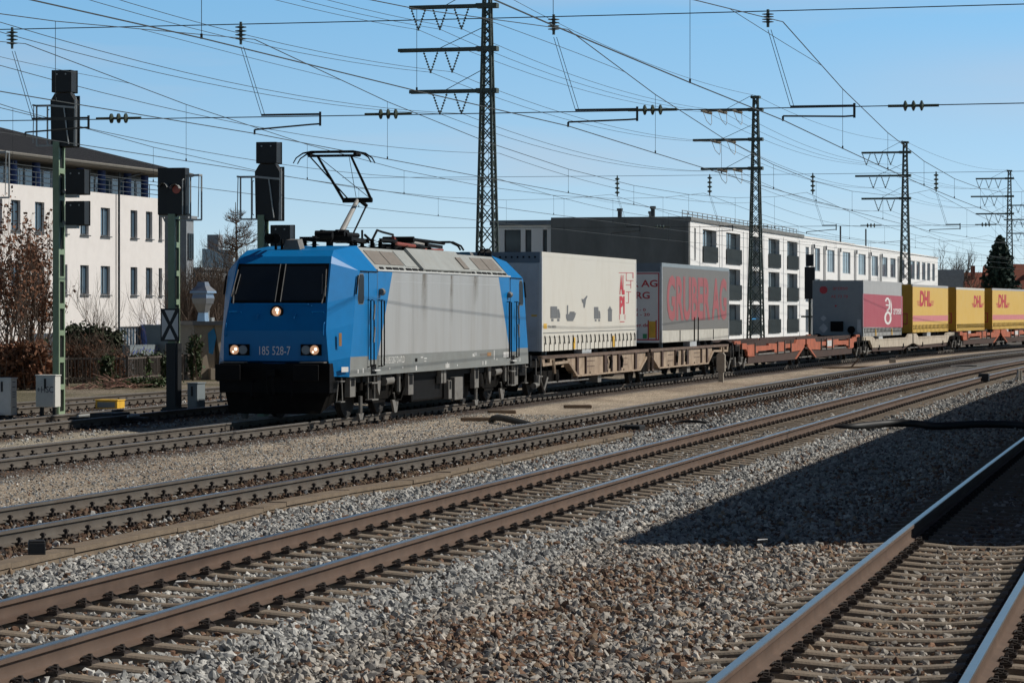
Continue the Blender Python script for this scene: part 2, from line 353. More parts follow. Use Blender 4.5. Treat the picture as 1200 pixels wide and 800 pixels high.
# ------------------------------------------------------------------ loose ballast stones, one mesh
def stones(name, x, y, z, size, color, mat_, seed, label, cat):
    rs = np.random.RandomState(seed); n = len(x)
    ph = (1+5**0.5)/2
    ico = np.array([(-1,ph,0),(1,ph,0),(-1,-ph,0),(1,-ph,0),(0,-1,ph),(0,1,ph),(0,-1,-ph),(0,1,-ph),(ph,0,-1),(ph,0,1),(-ph,0,-1),(-ph,0,1)])/1.902
    fc = np.array([(0,11,5),(0,5,1),(0,1,7),(0,7,10),(0,10,11),(1,5,9),(5,11,4),(11,10,2),(10,7,6),(7,1,8),(3,9,4),(3,4,2),(3,2,6),(3,6,8),(3,8,9),(4,9,5),(2,4,11),(6,2,10),(8,6,7),(9,8,1)])
    q = rs.randn(n,4); q /= np.linalg.norm(q,axis=1)[:,None]; w,a,b,c = q.T
    Rm = np.stack([1-2*(b*b+c*c),2*(a*b-c*w),2*(a*c+b*w),2*(a*b+c*w),1-2*(a*a+c*c),2*(b*c-a*w),2*(a*c-b*w),2*(b*c+a*w),1-2*(a*a+b*b)],-1).reshape(n,3,3)
    V = ico[None]*(1+0.25*(rs.rand(n,12,1)-0.5))
    for _ in range(5):      # crushed rock: cut each stone by a few flat faces
        nn_ = rs.randn(n,1,3); nn_ /= np.linalg.norm(nn_,axis=2,keepdims=True); dd = (V*nn_).sum(2,keepdims=True)-(0.36+0.42*rs.rand(n,1,1)); V = V - np.maximum(dd,0)*nn_
    sc = np.stack([1.25+0.7*rs.rand(n),0.9+0.5*rs.rand(n),0.6+0.5*rs.rand(n)],-1)*size[:,None]/2
    V = np.einsum('nij,nkj->nki', Rm, V*sc[:,None,:]); V += np.stack([x,y,z],-1)[:,None,:]
    Fc = (fc[None]+12*np.arange(n)[:,None,None]).reshape(-1,3)
    o = mesh_np(name, V.reshape(-1,3), Fc, mat_, np.repeat(color,12,axis=0))
    return tag(o, label, cat, kind='stuff')
stone_mat = mat('stone', (0.3,0.3,0.3), 0.9, var=0.18, scale=60, attr='base', spec=0.2)
rs = np.random.RandomState(5)
def scatter(d0, d1, dens, smin, smax, zone):
    """uniform points in the part of the yard the lens can see, plus a margin for a side step"""
    A = 0.5*(d1*d1-d0*d0)*0.42; n = int(A*dens)
    d = np.sqrt(d0*d0 + rs.rand(n)*(d1*d1-d0*d0)); a = (rs.rand(n)-0.5)*0.42; x = a*d; y = d
    o = offs(x, y); k = zone(x, y, o); x, y = x[k], y[k]; o = {q: v[k] for q,v in o.items()}
    s = smin + (smax-smin)*rs.rand(len(x))**2.3
    z = ground_z(x, y, o) + s*(rs.rand(len(x))*0.35-0.05) + (fbm(x,y,31,1.3)-0.5)*0.03
    r = rusty(x, y, o); u = rs.rand(len(x),1); t = rs.rand(len(x))
    grey = np.where(u < 0.55, C_GREY, np.where(u < 0.85, C_LIGHT, C_DARK*1.3))*(0.7+0.6*rs.rand(len(x),1))
    brn = np.where(u < 0.5, C_RUST, np.where(u < 0.85, C_BRN, C_DARK*np.array([1,0.85,0.75])))*(0.65+0.7*rs.rand(len(x),1))
    warm = np.where((np.abs(o['T1']) < 4.2), 1.0, 0.0)[:,None]; grey = grey*(1-warm*0.08*np.array([0.3,1,1.7]))
    c = np.where((t < r)[:,None], brn*(1-0.45*(np.abs(o['T3']) < 1.9))[:,None], grey)
    return x, y, z, s, c
bal = lambda x,y,o: (o['T3'] > -1.5) & (o['T1'] < 2.0)
def join(*parts): return [np.concatenate(q) for q in zip(*parts)]
pts = join(scatter(13.5, 34, 860, 0.020, 0.082, bal), scatter(34, 62, 380, 0.026, 0.085, bal), scatter(62, 120, 42, 0.045, 0.10, bal))
stones('ballast_stones', *pts, stone_mat, 1, 'loose grey and rusty ballast stones around the nearer tracks', 'ballast')
walk = lambda x,y,o: (o['T3'] < -1.4) & (o['T4'] > -1.8)
far_ = lambda x,y,o: (np.abs(o['T5']) < 2.2) | (np.abs(o['T6']) < 2.4)
pts = join(scatter(26, 75, 110, 0.015, 0.045, walk), scatter(55, 110, 26, 0.035, 0.08, far_))
stones('gravel_stones', *pts, stone_mat, 2, 'scattered small stones on the gravel walkway and the far tracks', 'gravel')
# ------------------------------------------------------------------ rails, sleepers, clips
RAILP = [(-.075,-.172),(.075,-.172),(.075,-.160),(.012,-.142),(.0085,-.125),(.0085,-.058),(.014,-.048),(.036,-.038),(.036,-.007),(.029,-.001),(-.029,-.001),(-.036,-.007),(-.036,-.038),(-.014,-.048),(-.0085,-.058),(-.0085,-.125),(-.012,-.142),(-.075,-.160)]
def rail(line, off, mats, parent):
    S = np.arange(0, line.s[-1]-0.6, 1.0); mb = MB(); n = len(RAILP); vs = []
    for q in S:
        p, t, nn = line.frame(max(q,0.5))
        for (a, b) in RAILP: v = p + nn*(off+a); vs.append((v.x, v.y, line.z+b))
    fs = []; ms = []
    for i in range(len(S)-1):
        for j in range(n):
            fs.append((i*n+j, i*n+(j+1)%n, (i+1)*n+(j+1)%n, (i+1)*n+j)); ms.append(1 if j in (8,9,10) else 0)
    mb.v = vs; mb.f = fs; mb.m = ms
    return mb.build('rail', mats, parent, smooth=35)
def sleeper_concrete():
    mb = MB(); st = [(-1.3,-.215,.10),(-1.1,-.200,.095),(-.93,-.186,.09),(-.58,-.186,.09),(-.42,-.200,.085),(-.25,-.214,.08),(.25,-.214,.08),(.42,-.200,.085),(.58,-.186,.09),(.93,-.186,.09),(1.1,-.200,.095),(1.3,-.215,.10)]
    vs = []
    for (y, zt, hw) in st: vs += [(-hw-.04,y,-.38),(hw+.04,y,-.38),(hw,y,zt-.015),(hw-.018,y,zt),(-hw+.018,y,zt),(-hw,y,zt-.015)]
    n = 6; fs = [(i*n+j,i*n+(j+1)%n,(i+1)*n+(j+1)%n,(i+1)*n+j) for i in range(len(st)-1) for j in range(n)]
    fs += [tuple(range(n-1,-1,-1)), tuple((len(st)-1)*n+j for j in range(n))]; mb.add(vs, fs); return mb
def clip_tension():
    """spring clips and guide plates on both sides of one rail"""
    mb = MB(); mb.box(-.08,.08,-.16,.16,-.192,-.172)
    for s in (-1,1):
        mb.box(-.07,.07,s*.115-.035,s*.115+.035,-.19,-.165)
        for q in (-1,1):
            mb.tube([(q*.055,s*.155,-.165),(q*.062,s*.10,-.142),(q*.05,s*.07,-.150),(q*.02,s*.085,-.135),(q*.012,s*.135,-.14)], .0085, 5)
        mb.cyl((0,s*.118,-.17),(0,s*.118,-.118),.017,n=6)
    return mb
def clip_plate():
    """older ribbed base plate with clamp and upright bolt"""
    mb = MB(); mb.box(-.08,.08,-.18,.18,-.197,-.172)
    for s in (-1,1):
        mb.box(-.045,.045,s*.066,s*.118,-.173,-.143); mb.cyl((0,s*.10,-.15),(0,s*.10,-.085),.02,n=6); mb.cyl((0,s*.10,-.118),(0,s*.10,-.095),.034,n=6)
        for q in (-1,1): mb.cyl((q*.05,s*.155,-.18),(q*.05,s*.155,-.14),.02,n=6)
    return mb
def sleeper_old():
    mb = MB(); mb.box(-.12,.12,-1.3,1.3,-.34,-.196); return mb
def arrays(mb, flipy=False):
    tri = []
    for f in mb.f:
        for i in range(1,len(f)-1): tri.append((f[0],f[i],f[i+1]))
    return np.array(mb.v), np.array(tri)
def track(k, label, mats, conc, spacing, d_near, d_far):
    ln = LN[k]; root = thing('railway_track', label, 'track')
    for off in (-.7535,.7535): rail(ln, off, mats, root)
    smb = sleeper_concrete() if conc else sleeper_old(); cmb = clip_tension() if conc else clip_plate()
    sm = M['concrete_sleeper'] if conc else M['old_sleeper']
    S0 = ln.S_of_d(d_near); S1 = ln.S_of_d(d_far); pos = np.arange(S0, S1, spacing)
    proto = smb.build('sleeper', sm, root); cpro = cmb.build('rail_clip', M['clip'], proto, smooth=40); c2 = cpro.copy(); col.objects.link(c2); c2.parent = proto
    cpro.location = (0,.7535,0); c2.location = (0,-.7535,0)
    def place(o, S):
        p, t, n = ln.frame(S); a = math.atan2(t.y, t.x) + rnd.uniform(-.008,.008)
        o.location = (p.x, p.y, ln.z + rnd.uniform(-.004,.004)); o.rotation_euler = (0,0,a)
    place(proto, pos[0])
    for S in pos[1:100]:
        o = proto.copy(); col.objects.link(o); o.parent = root
        for ch in list(proto.children):
            c = ch.copy(); col.objects.link(c); c.parent = o
        place(o, S)
    rest = pos[100:]
    if len(rest):
        sv, sf = arrays(smb); cv, cf = arrays(cmb)
        V = []; Fc = []; b = 0; V2 = []; F2 = []; b2 = 0
        for S in rest:
            p, t, n = ln.frame(S); T = np.array([[t.x,t.y,0],[-n.x,-n.y,0],[0,0,1]])
            V.append(sv@T + np.array([p.x,p.y,ln.z])); Fc.append(sf+b); b += len(sv)
            for s in (-1,1):
                V2.append((cv+np.array([0,s*.7535,0]))@T + np.array([p.x,p.y,ln.z])); F2.append(cf+b2); b2 += len(cv)
        o = mesh_np('sleeper_row', np.concatenate(V), np.concatenate(Fc), sm, parent=root); tag(o, kind='stuff')
        o = mesh_np('rail_clip_row', np.concatenate(V2), np.concatenate(F2), M['clip'], parent=root); tag(o, kind='stuff')
    return root
mm = [M['rail_side'], M['rail_top']]; mo = [M['rail_side_old'], M['rail_top_old']]
track('T1', 'nearest track at the lower right, running from sunlight into deep shade', mm, True, 0.60, 16.2, 90)
track('T2', 'brown railed track on pale concrete sleepers crossing the picture from lower left', mm, True, 0.63, 18.5, 190)
track('T3', 'dark old track with black bolted plates and rusty ballast beside the concrete cable trough', [M['rail_side_old'], M['rail_top']], False, 0.64, 27, 220)
track('T4', 'track that the blue locomotive and its wagons stand on', mo, False, 0.64, 44, 215)
track('T5', 'track just behind the locomotive, passing the yellow box and the signal posts', mo, False, 0.64, 50, 112)
track('T6', 'farthest track, close to the picket fence and the brown hedge', mo, False, 0.64, 50, 112)
M['seam_highlight'] = mat('seam_highlight_silver', (0.5,0.505,0.5), 0.4)
M['rust_tag'] = mat('rust_tag', (0.33,0.17,0.06), 0.6)
M['pane_black'] = mat('pane_black', (0.008,0.009,0.011), 0.3, var=0.2, spec=0.12)
# ------------------------------------------------------------------ lettering
def text(name, s, mat_, parent, org, ax, up, width=None, height=None, flip=False, bold=0.0, spacing=1.0):
    """letters laid flat: org = lower left corner, ax/up = reading direction and up (in the parent's frame)"""
    cu = bpy.data.curves.new('letters', 'FONT'); cu.body = s; cu.size = 1; cu.offset = bold; cu.space_character = spacing; cu.resolution_u = 3
    o = bpy.data.objects.new('letters', cu); col.objects.link(o)
    dg = bpy.context.evaluated_depsgraph_get(); me = bpy.data.meshes.new_from_object(o.evaluated_get(dg))
    bpy.data.objects.remove(o)
    co = np.empty(len(me.vertices)*3, np.float32); me.vertices.foreach_get('co', co); co = co.reshape(-1,3)
    mn = co.min(0); mx = co.max(0); sx = (width/(mx[0]-mn[0])) if width else None; sy = (height/(mx[1]-mn[1])) if height else None
    sx = sx or sy; sy = sy or sx
    org = np.array(org, float); ax = np.array(ax, float); up = np.array(up, float)
    if flip: org = org*[1,-1,1]; ax = ax*[1,-1,1]; up = up*[1,-1,1]
    V = org + (co[:,:1]-mn[0])*sx*ax + (co[:,1:2]-mn[1])*sy*up
    me.vertices.foreach_set('co', V.astype(np.float32).ravel()); me.materials.clear(); me.materials.append(mat_); me.update()
    me.name = name
    return link(name, me, parent)
# ------------------------------------------------------------------ vehicles standing on the train's track
L4 = LN['T4']; S_FRONT = L4.S_of_d(63.9)
def on_track(S, a, b):
    """place of a vehicle whose front is at chainage S and whose bogies are a and b behind it"""
    A = L4.at(S_FRONT+S+a); B = L4.at(S_FRONT+S+b); t = (B-A).normalized(); o = A - t*a
    return o, math.atan2(t.y, t.x)
def wheelset(bogie, u, r, v=0.7535):
    mb_w = MB(True)
    for s in (-1,1):
        mb_t = MB(True)
        mb_t.lathe((u, s*(v-.07), r), (0,s,0), [(0,.10),(.0,r*.55),(.02,r*.8),(.03,r*.9),(.03,r+.028),(.06,r+.028),(.062,r*.93)], 28)
        mb_t.lathe((u, s*(v-.02), r), (0,s,0), [(0,r*.86),(0,r),(.105,r-.004),(.115,r*.88),(.10,r*.80),(.07,r*.72),(.06,r*.35),(.10,.16),(.14,.14)], 28)
        mb_t.build('wheel', M['wheel'], bogie, smooth=35)
    mb_w.cyl((u,-v,r),(u,v,r),.085,n=12); mb_w.build('axle', M['wheel'], bogie, smooth=35)
# ------------------------------------------------------------------ the locomotive
o_, a_ = on_track(0, 4.25, 14.65)
loco = thing('electric_locomotive', 'blue and silver electric locomotive with lit headlamps and one raised pantograph', 'locomotive', o_, a_)
B, SI, GR, RF = 0, 1, 2, 3
def mir(p): return (18.9-p[0], p[1], p[2])
body = MB(True)
Fp = [(.56,1.20,.97),(.40,1.185,1.30),(.335,1.15,1.95),(.56,1.11,2.56),(.965,1.07,3.40),(1.10,1.045,3.56),(1.42,.99,3.70)]
Bp = [(.95,1.49,.95),(1.02,1.49,1.38),(1.25,1.49,2.1),(1.4,1.49,2.7),(1.62,1.49,3.255)]
Rp = (3.14,1.0,3.83); Sp = (3.14,1.49,3.27)
for end in (0,1):
    mm_ = mir if end else (lambda p: p)
    for s in (-1,1):
        q = lambda p: (lambda r: (r[0], r[1]*s, r[2]))(mm_(p))
        for i in range(4): body.poly([q(Fp[i]), q(Bp[i]), q(Bp[i+1]), q(Fp[i+1])], B)
        body.poly([q(Fp[4]), q(Bp[4]), q(Fp[5])], B); body.poly([q(Fp[5]), q(Bp[4]), q(Fp[6])], B)
        body.poly([q(Bp[4]), q(Sp), q(Rp), q(Fp[6])], B)
    q = mm_
    n = lambda p: (p[0], -p[1], p[2])
    for i in range(1,6): body.poly([q(Fp[i]), q(Fp[i+1]), n(q(Fp[i+1])), n(q(Fp[i]))], B)
    body.poly([q(Fp[6]), q(Rp), n(q(Rp)), n(q(Fp[6]))], B)
    # rounded lower edge of the nose
    body.poly([q(Fp[1]), n(q(Fp[1])), n(q((.62,1.15,1.24))), q((.62,1.15,1.24))], B)
zt, zb = 3.255, 1.38
for s in (-1,1):
    w = lambda u, z: (u, 1.49*s, z)
    def wall(pts, m): body.poly([w(*p) for p in pts], m)
    wall([(1.02,1.38),(3.18,1.38),(4.37,zt),(3.14,zt+.015),(1.62,zt),(1.4,2.7),(1.25,2.1)], B)
    wall([(3.18,1.38),(15.72,1.38),(14.53,zt),(4.37,zt)], SI)
    wall([(17.88,1.38),(15.72,1.38),(14.53,zt),(15.76,zt+.015),(17.28,zt),(17.5,2.7),(17.65,2.1)], B)
    wall([(.95,.95),(17.95,.95),(17.88,1.38),(1.02,1.38)], GR)
    wall([(3.14,zt+.015),(4.37,zt),(14.53,zt),(15.76,zt+.015),(15.76,zt+.03),(3.14,zt+.03)], RF)
    # roof slope
    body.poly([(3.14,1.47*s,zt+.03),(15.76,1.47*s,zt+.03),(15.76,1.0*s,3.80),(3.14,1.0*s,3.80)], RF)
body.poly([(3.14,1.0,3.80),(15.76,1.0,3.80),(15.76,-1.0,3.80),(3.14,-1.0,3.80)], RF)
body.poly([(.95,1.49,.95),(17.95,1.49,.95),(17.95,-1.49,.95),(.95,-1.49,.95)], GR)
bs = body.build('body_shell', [M['loco_blue'], M['loco_silver'], M['loco_grey'], M['loco_roof']], loco, smooth=14)
bs.data.set_sharp_from_angle(angle=R(14))
# roof side: gutter, slots, grilles, cover panels
for s in (-1,1):
    mb = MB(True); mb.beam((3.1,1.485*s,3.285),(15.8,1.485*s,3.285),.05,.035); mb.build('gutter', M['pale'], loco)
    sl = lambda t, off=0.012: (1.47+( 1.0-1.47)*t + off*.75)*s
    zz = lambda t, off=0.012: 3.285+(3.80-3.285)*t + off*.65
    def slab(u0, u1, t0, t1, off=.014): return [(u0,sl(t0,off),zz(t0,off)),(u1,sl(t0,off),zz(t0,off)),(u1,sl(t1,off),zz(t1,off)),(u0,sl(t1,off),zz(t1,off))]
    for (u0,u1) in ((3.42,4.62),(4.70,5.85),(13.05,14.15),(14.22,15.45)):
        mb = MB(True); mb.prism(slab(u0,u1,.26,.86), (0,-.02*s,-.02)); mb.build('roof_grille', M['loco_grille'], loco)
    for (u0,u1) in ((5.95,6.95),(11.95,12.95)):
        mb = MB(True); mb.prism(slab(u0,u1,.22,.92), (0,-.02*s,-.02)); mb.build('roof_panel', M['loco_roof'], loco)
    mb = MB(True)
    mb.prism([(7.1,1.49*s,3.36),(11.75,1.49*s,3.36),(11.75,1.04*s,3.86),(7.1,1.04*s,3.86)], (0,-.06*s,-.05))
    rp = mb.build('roof_panel', M['loco_roof'], loco)
    mb = MB(True); mb.prism([(11.1,1.488*s-.04*s,3.42),(11.6,1.448*s,3.42),(11.6,1.20*s,3.70),(11.1,1.20*s,3.70)], (0,.01*s,.012)); mb.build('roof_grille', M['loco_grille'], rp)
    mb = MB(True)
    for k in range(22):
        u = 3.5+k*.56
        mb.prism(slab(u, u+(.42 if k%3 else .30), .05, .13, .022), (0,-.015*s,-.015))
    mb.build('vent_slots', M['black'], loco)
# front ends
for end in (0,1):
    E = (lambda p: mir(p)) if end else (lambda p: p)
    sg = -1 if end else 1
    def fr(v, z, off=0.012):
        """point on the nose at height z"""
        k = [(1.30,.40),(1.95,.335),(2.56,.56),(3.40,.965)]
        u = np.interp(z, [a for a,_ in k], [b for _,b in k]); nrm = Vector((-.9,0,.43)) if z > 2.3 else Vector((-1,0,0.0))
        return E((u+nrm.x*off, v, z+nrm.z*off))
    ws = MB(True); ws.prism([fr(-1.075,2.545,.006), fr(1.075,2.545,.006), fr(1.03,3.40,.006), fr(-1.03,3.40,.006)], (.02*sg,0,-.01))
    wso = ws.build('windscreen_surround', M['black'], loco)
    for s in (-1,1):
        mb = MB(True); mb.prism([fr(.05*s,2.60,.012), fr(1.0*s,2.60,.012), fr(.965*s,3.34,.012), fr(.05*s,3.34,.012)], (.008*sg,0,-.004)); mb.build('windscreen', M['dark_glass'], loco)
        mb = MB(True)
        mb.tube([fr(1.06*s,2.66,.06), fr(1.0*s,3.25,.05)], .012, 5); mb.tube([fr(.98*s,2.72,.05), fr(.93*s,3.15,.05)], .01, 5); mb.tube([fr(1.0*s,2.52,.04), fr(1.04*s,2.9,.05)], .016, 5)
        mb.build('wiper', M['grey_part'], loco)
        mb = MB(True); mb.tube([fr(.06*s,2.56,.03), fr(.06*s,3.38,.03)], .011, 5); mb.build('windscreen_bar', M['grey_part'], loco)
        # lamp pair
        lb = MB(True); lb.box(*sorted((E((.37,0,0))[0], E((.33,0,0))[0])), *sorted((s*.58,s*1.04)), 1.42, 1.66); lbo = lb.build('lamp_housing', M['black'], loco)
        for (v, mt, nm) in ((.90,'lamp','headlight'),(.71,'lens','marker_light')):
            mb = MB(True); c = E((.335,v*s,1.54)); mb.lathe(c, (-sg,0,0), [(.02,.095),(.036,.10),(.044,.085)], 20); hl_ = mb.build(nm, M['lens'] if (end and mt=='lamp') else M[mt], loco)
            if mt == 'lamp' and not end:
                for (dy,dz,r_) in ((.03,.015,.034),(-.03,-.045,.022)): mb = MB(True); mb.lathe((c[0],c[1]+dy,c[2]+dz), (-sg,0,0), [(.044,r_),(.050,r_*.8)], 12); mb.build('bulb', M['lamp_core'], hl_)
            mb = MB(True); mb.lathe(c, (-sg,0,0), [(0,.118),(.03,.118),(.03,.10)], 20); mb.build('lamp_ring', M['black'], lbo)
        mb = MB(True); mb.tube([fr(1.06*s,2.33,.0), fr(1.06*s,2.33,.06), fr(.80*s,2.33,.06), fr(.80*s,2.33,0)], .011, 5)
        mb.tube([fr(1.10*s,2.13,0), fr(1.10*s,2.10,.06), fr(1.10*s,1.86,.06), fr(1.10*s,1.83,0)], .011, 5)
        mb.tube([fr(.42*s,2.29,0), fr(.42*s,2.29,.07), fr(.42*s,2.20,.07)], .02, 5); mb.build('handrail', M['loco_blue'], loco)
        # buffers
        mb = MB(True); p0 = E((.30,.875*s,1.06)); p1 = E((.05,.875*s,1.06)); p2 = E((-.20,.875*s,1.06))
        mb.cyl(p0, p1, .135, n=18); mb.cyl(p1, p2, .10, n=18); mb.build('buffer_stem', M['black'], loco, smooth=40)
        mb = MB(True); mb.box(*sorted((E((-.25,0,0))[0],E((-.20,0,0))[0])), .875*s-.285, .875*s+.285, .885, 1.235); mb.build('buffer', M['black'], loco, bevel=.03)
        mb = MB(True); mb.box(*sorted((E((.12,0,0))[0],E((.36,0,0))[0])), *sorted((.62*s,1.16*s)), 1.262, 1.285); mb.build('foot_tread', M['grey_part'], loco)
    mb = MB(True); mb.tube([fr(-.78,2.48,0), fr(-.70,2.49,.06), fr(.70,2.49,.06), fr(.78,2.48,0)], .014, 5); mb.tube([fr(-.28,1.24,.03), fr(.22,1.24,.03)], .018, 5); mb.build('handrail', M['loco_blue'], loco)
    mb = MB(True); c = E((.46,0,2.345)); mb.lathe(fr(0,2.345,.0), (-sg,0,0), [(-.03,.15),(.02,.15),(.03,.12)], 20); tr = mb.build('lamp_ring', M['black'], loco)
    mb = MB(True); mb.lathe(fr(0,2.345,.04), (-sg,0,0), [(-.02,.10),(.005,.10),(.012,.085)], 20); hl_ = mb.build('headlight', M['lamp'] if not end else M['lens'], loco)
    if not end:
        for (dy,dz,r_) in ((.02,.03,.05),(.03,-.035,.02)): mb = MB(True); q0 = fr(dy,2.345+dz,.055); mb.lathe(q0, (-sg,0,0), [(0,r_),(.01,r_*.8)], 12); mb.build('bulb', M['lamp_core'], hl_)
    if not end: text('running_number', '185 528-7', M['number'], loco, (.362,-.36,1.43), (0,1,0), (0,0,1), width=.70, height=.185, flip=True)
    else: text('running_number', '185 528-7', M['number'], loco, (18.9-.362,.36,1.43), (0,-1,0), (0,0,1), width=.70, height=.185, flip=True)
    # headstock, coupling, plough
    mb = MB(True); mb.box(*sorted((E((.30,0,0))[0],E((.95,0,0))[0])), -1.24, 1.24, .62, 1.25); mb.box(*sorted((E((.50,0,0))[0],E((1.0,0,0))[0])), -1.1, 1.1, .35, .64); mb.build('headstock', M['black'], loco)
    mb = MB(True); mb.box(*sorted((E((.02,0,0))[0],E((.32,0,0))[0])), -.10,.10,.98,1.12); mb.tube([E((.10,-.06,1.05)),E((-.02,-.06,.92)),E((.06,-.06,.60)),E((.06,.06,.60)),E((-.02,.06,.92)),E((.10,.06,1.05))], .028, 6)
    mb.build('coupling', M['black'], loco)
    for v in (-.45,.45): mb = MB(True); mb.tube([E((.30,v,.9)),E((.16,v,.85)),E((.12,v,.55)),E((.2,v,.5))], .025, 6); mb.build('brake_hose', M['black'], loco)
    mb = MB(True)
    for s in (-1,1):
        a0 = E((.18,0,.62)); a1 = E((.02,0,.17)); b0 = E((.45,1.16*s,.62)); b1 = E((.32,1.02*s,.17)); c1 = E((.75,1.2*s,.42)); c0 = E((.75,1.24*s,.62))
        mb.poly([a0,a1,b1,b0]); mb.poly([b0,b1,c1,c0]); mb.poly([E((.24,0,.62)),E((.10,0,.17)),E((.40,.98*s,.17)),E((.52,1.1*s,.62))])
    mb.build('snow_plough', M['under'], loco)
    mb = MB(True)
    for s in (-1,1):
        mb.tube([E((.78,1.36*s,.93)),E((.78,1.38*s,.42))], .016, 5)
        for z in (.86,.42): mb.beam(E((.60,1.34*s,z)),E((.92,1.34*s,z)),.12,.025)
        mb.tube([E((.60,1.34*s,.86)),E((.60,1.30*s,.42))], .014, 5)
    mb.build('shunter_step', M['grey_part'], loco)
    for k,v in enumerate((-.42,-.28)):
        if end: v = -v
        mb = MB(True); mb.lathe(E((1.55,v,3.95)), (-sg,0,0), [(0,.02),(.05,.03),(.22,.045),(.30,.115),(.31,.115)], 14); mb.cyl(E((1.7,v,3.72)),E((1.7,v,3.95)),.03); mb.build('horn', M['black'], loco, smooth=40)
    mb = MB(True); mb.prism([E((1.55,-.22,3.72)),E((1.55,.18,3.72)),E((1.62,.10,3.93)),E((1.62,-.16,3.93))], (.35*sg,0,.03)); mb.build('antenna_box', M['grey_part'], loco)
    # cab doors and side windows
    for s in (-1,1):
        near = s == 1
        d0, d1 = 2.42, 3.06
        v = 1.49*s; e = .008*s
        mb = MB(True); mb.prism([E((d0,v+e,1.30)),E((d1,v+e,1.30)),E((d1,v+e,3.235)),E((d0,v+e,3.235))], (0,-.02*s,0)); door = mb.build('cab_door', M['loco_blue'], loco)
        mb = MB(True)
        for u in (d0-.012, d1+.012): mb.box(*sorted((E((u-.008,0,0))[0],E((u+.008,0,0))[0])), *sorted((v+.002*s,v+.004*s)), 1.30, 3.235)
        mb.box(*sorted((E((1.75,0,0))[0],E((3.1,0,0))[0])), *sorted((v-.01*s,v+.03*s)), 3.235, 3.255); mb.build('door_seal', M['black'], door)
        mb = MB(True)
        for u in (2.36, 2.62, 3.22, 3.45):
            mb.tube([E((u,v,2.62)),E((u,v+.07*s,2.60)),E((u,v+.07*s,1.16)),E((u,v,1.14))], .016, 6)
        mb.build('door_handrail', M['black'], loco)
        mb = MB(True)
        for z in (2.30,1.80): mb.tube([E((2.56,v+.10*s,z+.22)),E((2.52,v+.10*s,z)),E((2.48,v+.10*s,z-.12))], .025, 5)
        mb.build('door_handle', M['grey_part'], door)
        wq = [(1.66,3.06),(1.74,3.17),(1.98,3.17),(2.03,3.10),(2.03,2.62),(1.96,2.54),(1.66,2.54),(1.61,2.62)]
        mb = MB(True); mb.prism([E((a+.03*(1 if a>1.8 else -1),v+.004*s,z+.02*(1 if z>2.8 else -1))) for a,z in wq], (0,-.02*s,0)); wf = mb.build('cab_side_window', M['grey_part'], loco)
        mb = MB(True); mb.prism([E((a,v+.012*s,z)) for a,z in wq], (0,-.01*s,0)); mb.build('pane', M['pane_black'], wf)
        mb = MB(True); mb.tube([E((1.54,v+.02*s,3.15)),E((1.38,v+.02*s,2.74))], .02, 5); mb.build('mirror_cover', M['black'], loco)
        mb = MB(True); mb.box(*sorted((E((2.60,0,0))[0],E((3.02,0,0))[0])), *sorted((v-.05*s,v+.006*s)), .985, 1.19); mb.build('step_recess', M['black'], loco)
        mb = MB(True); mb.beam(E((2.66,v+.03*s,1.06)),E((3.1,v+.03*s,1.06)),.10,.03); mb.build('step_tread', M['pale'], loco)
        mb = MB(True)
        for u in (2.58,3.08): mb.beam(E((u,v-.06*s,.95)),E((u,v-.06*s,.40)),.03,.03)
        for z in (.78,.41): mb.beam(E((2.58,v-.04*s,z)),E((3.08,v-.04*s,z)),.16,.03)
        mb.build('ladder', M['grey_part'], loco)
        mb = MB(True); mb.lathe(E((3.34,v+.05*s,2.80)), (-sg,0,0), [(-.07,.05),(0,.085),(.10,.07)], 10); mb.build('side_lamp', M['grey_part'], loco)
# signs and writing on the near side
for s in (1,):
    for (u0,u1,z0,z1,m) in ((.98,1.0,0,0,None),(15.05,15.75,1.16,1.30,'pale'),(11.75,12.0,1.23,1.30,'pale'),(9.1,9.17,.99,1.10,'white'),(9.22,9.30,.99,1.13,'white'),(9.36,9.44,.99,1.10,'white'),(6.35,6.45,.99,1.10,'white'),(1.55,1.64,1.02,1.10,'white'),(1.95,2.02,1.02,1.12,'white'),(13.1,13.18,1.0,1.10,'white'),(12.8,12.86,1.0,1.10,'white'),(5.2,5.26,1.06,1.10,'white'),(4.1,4.16,1.05,1.10,'white'),(14.0,14.06,1.12,1.36,'white')):
        if m is None: continue
        mb = MB(True); mb.box(u0,u1,1.492,1.495,z0,z1); mb.build('marking', M[m], loco)
    mb = MB(True); mb.prism([(.72,1.375,1.06),(.90,1.475,1.06),(.90,1.475,1.17),(.72,1.375,1.17)], (-.004,.006,0)); mb.build('plate', M['white'], loco)
    text('registration', '91 80 6185 528-7 D-ATLD', M['white'], loco, (3.38,1.494,1.19), (1,0,0), (0,0,1), width=2.0, height=.15, flip=True)
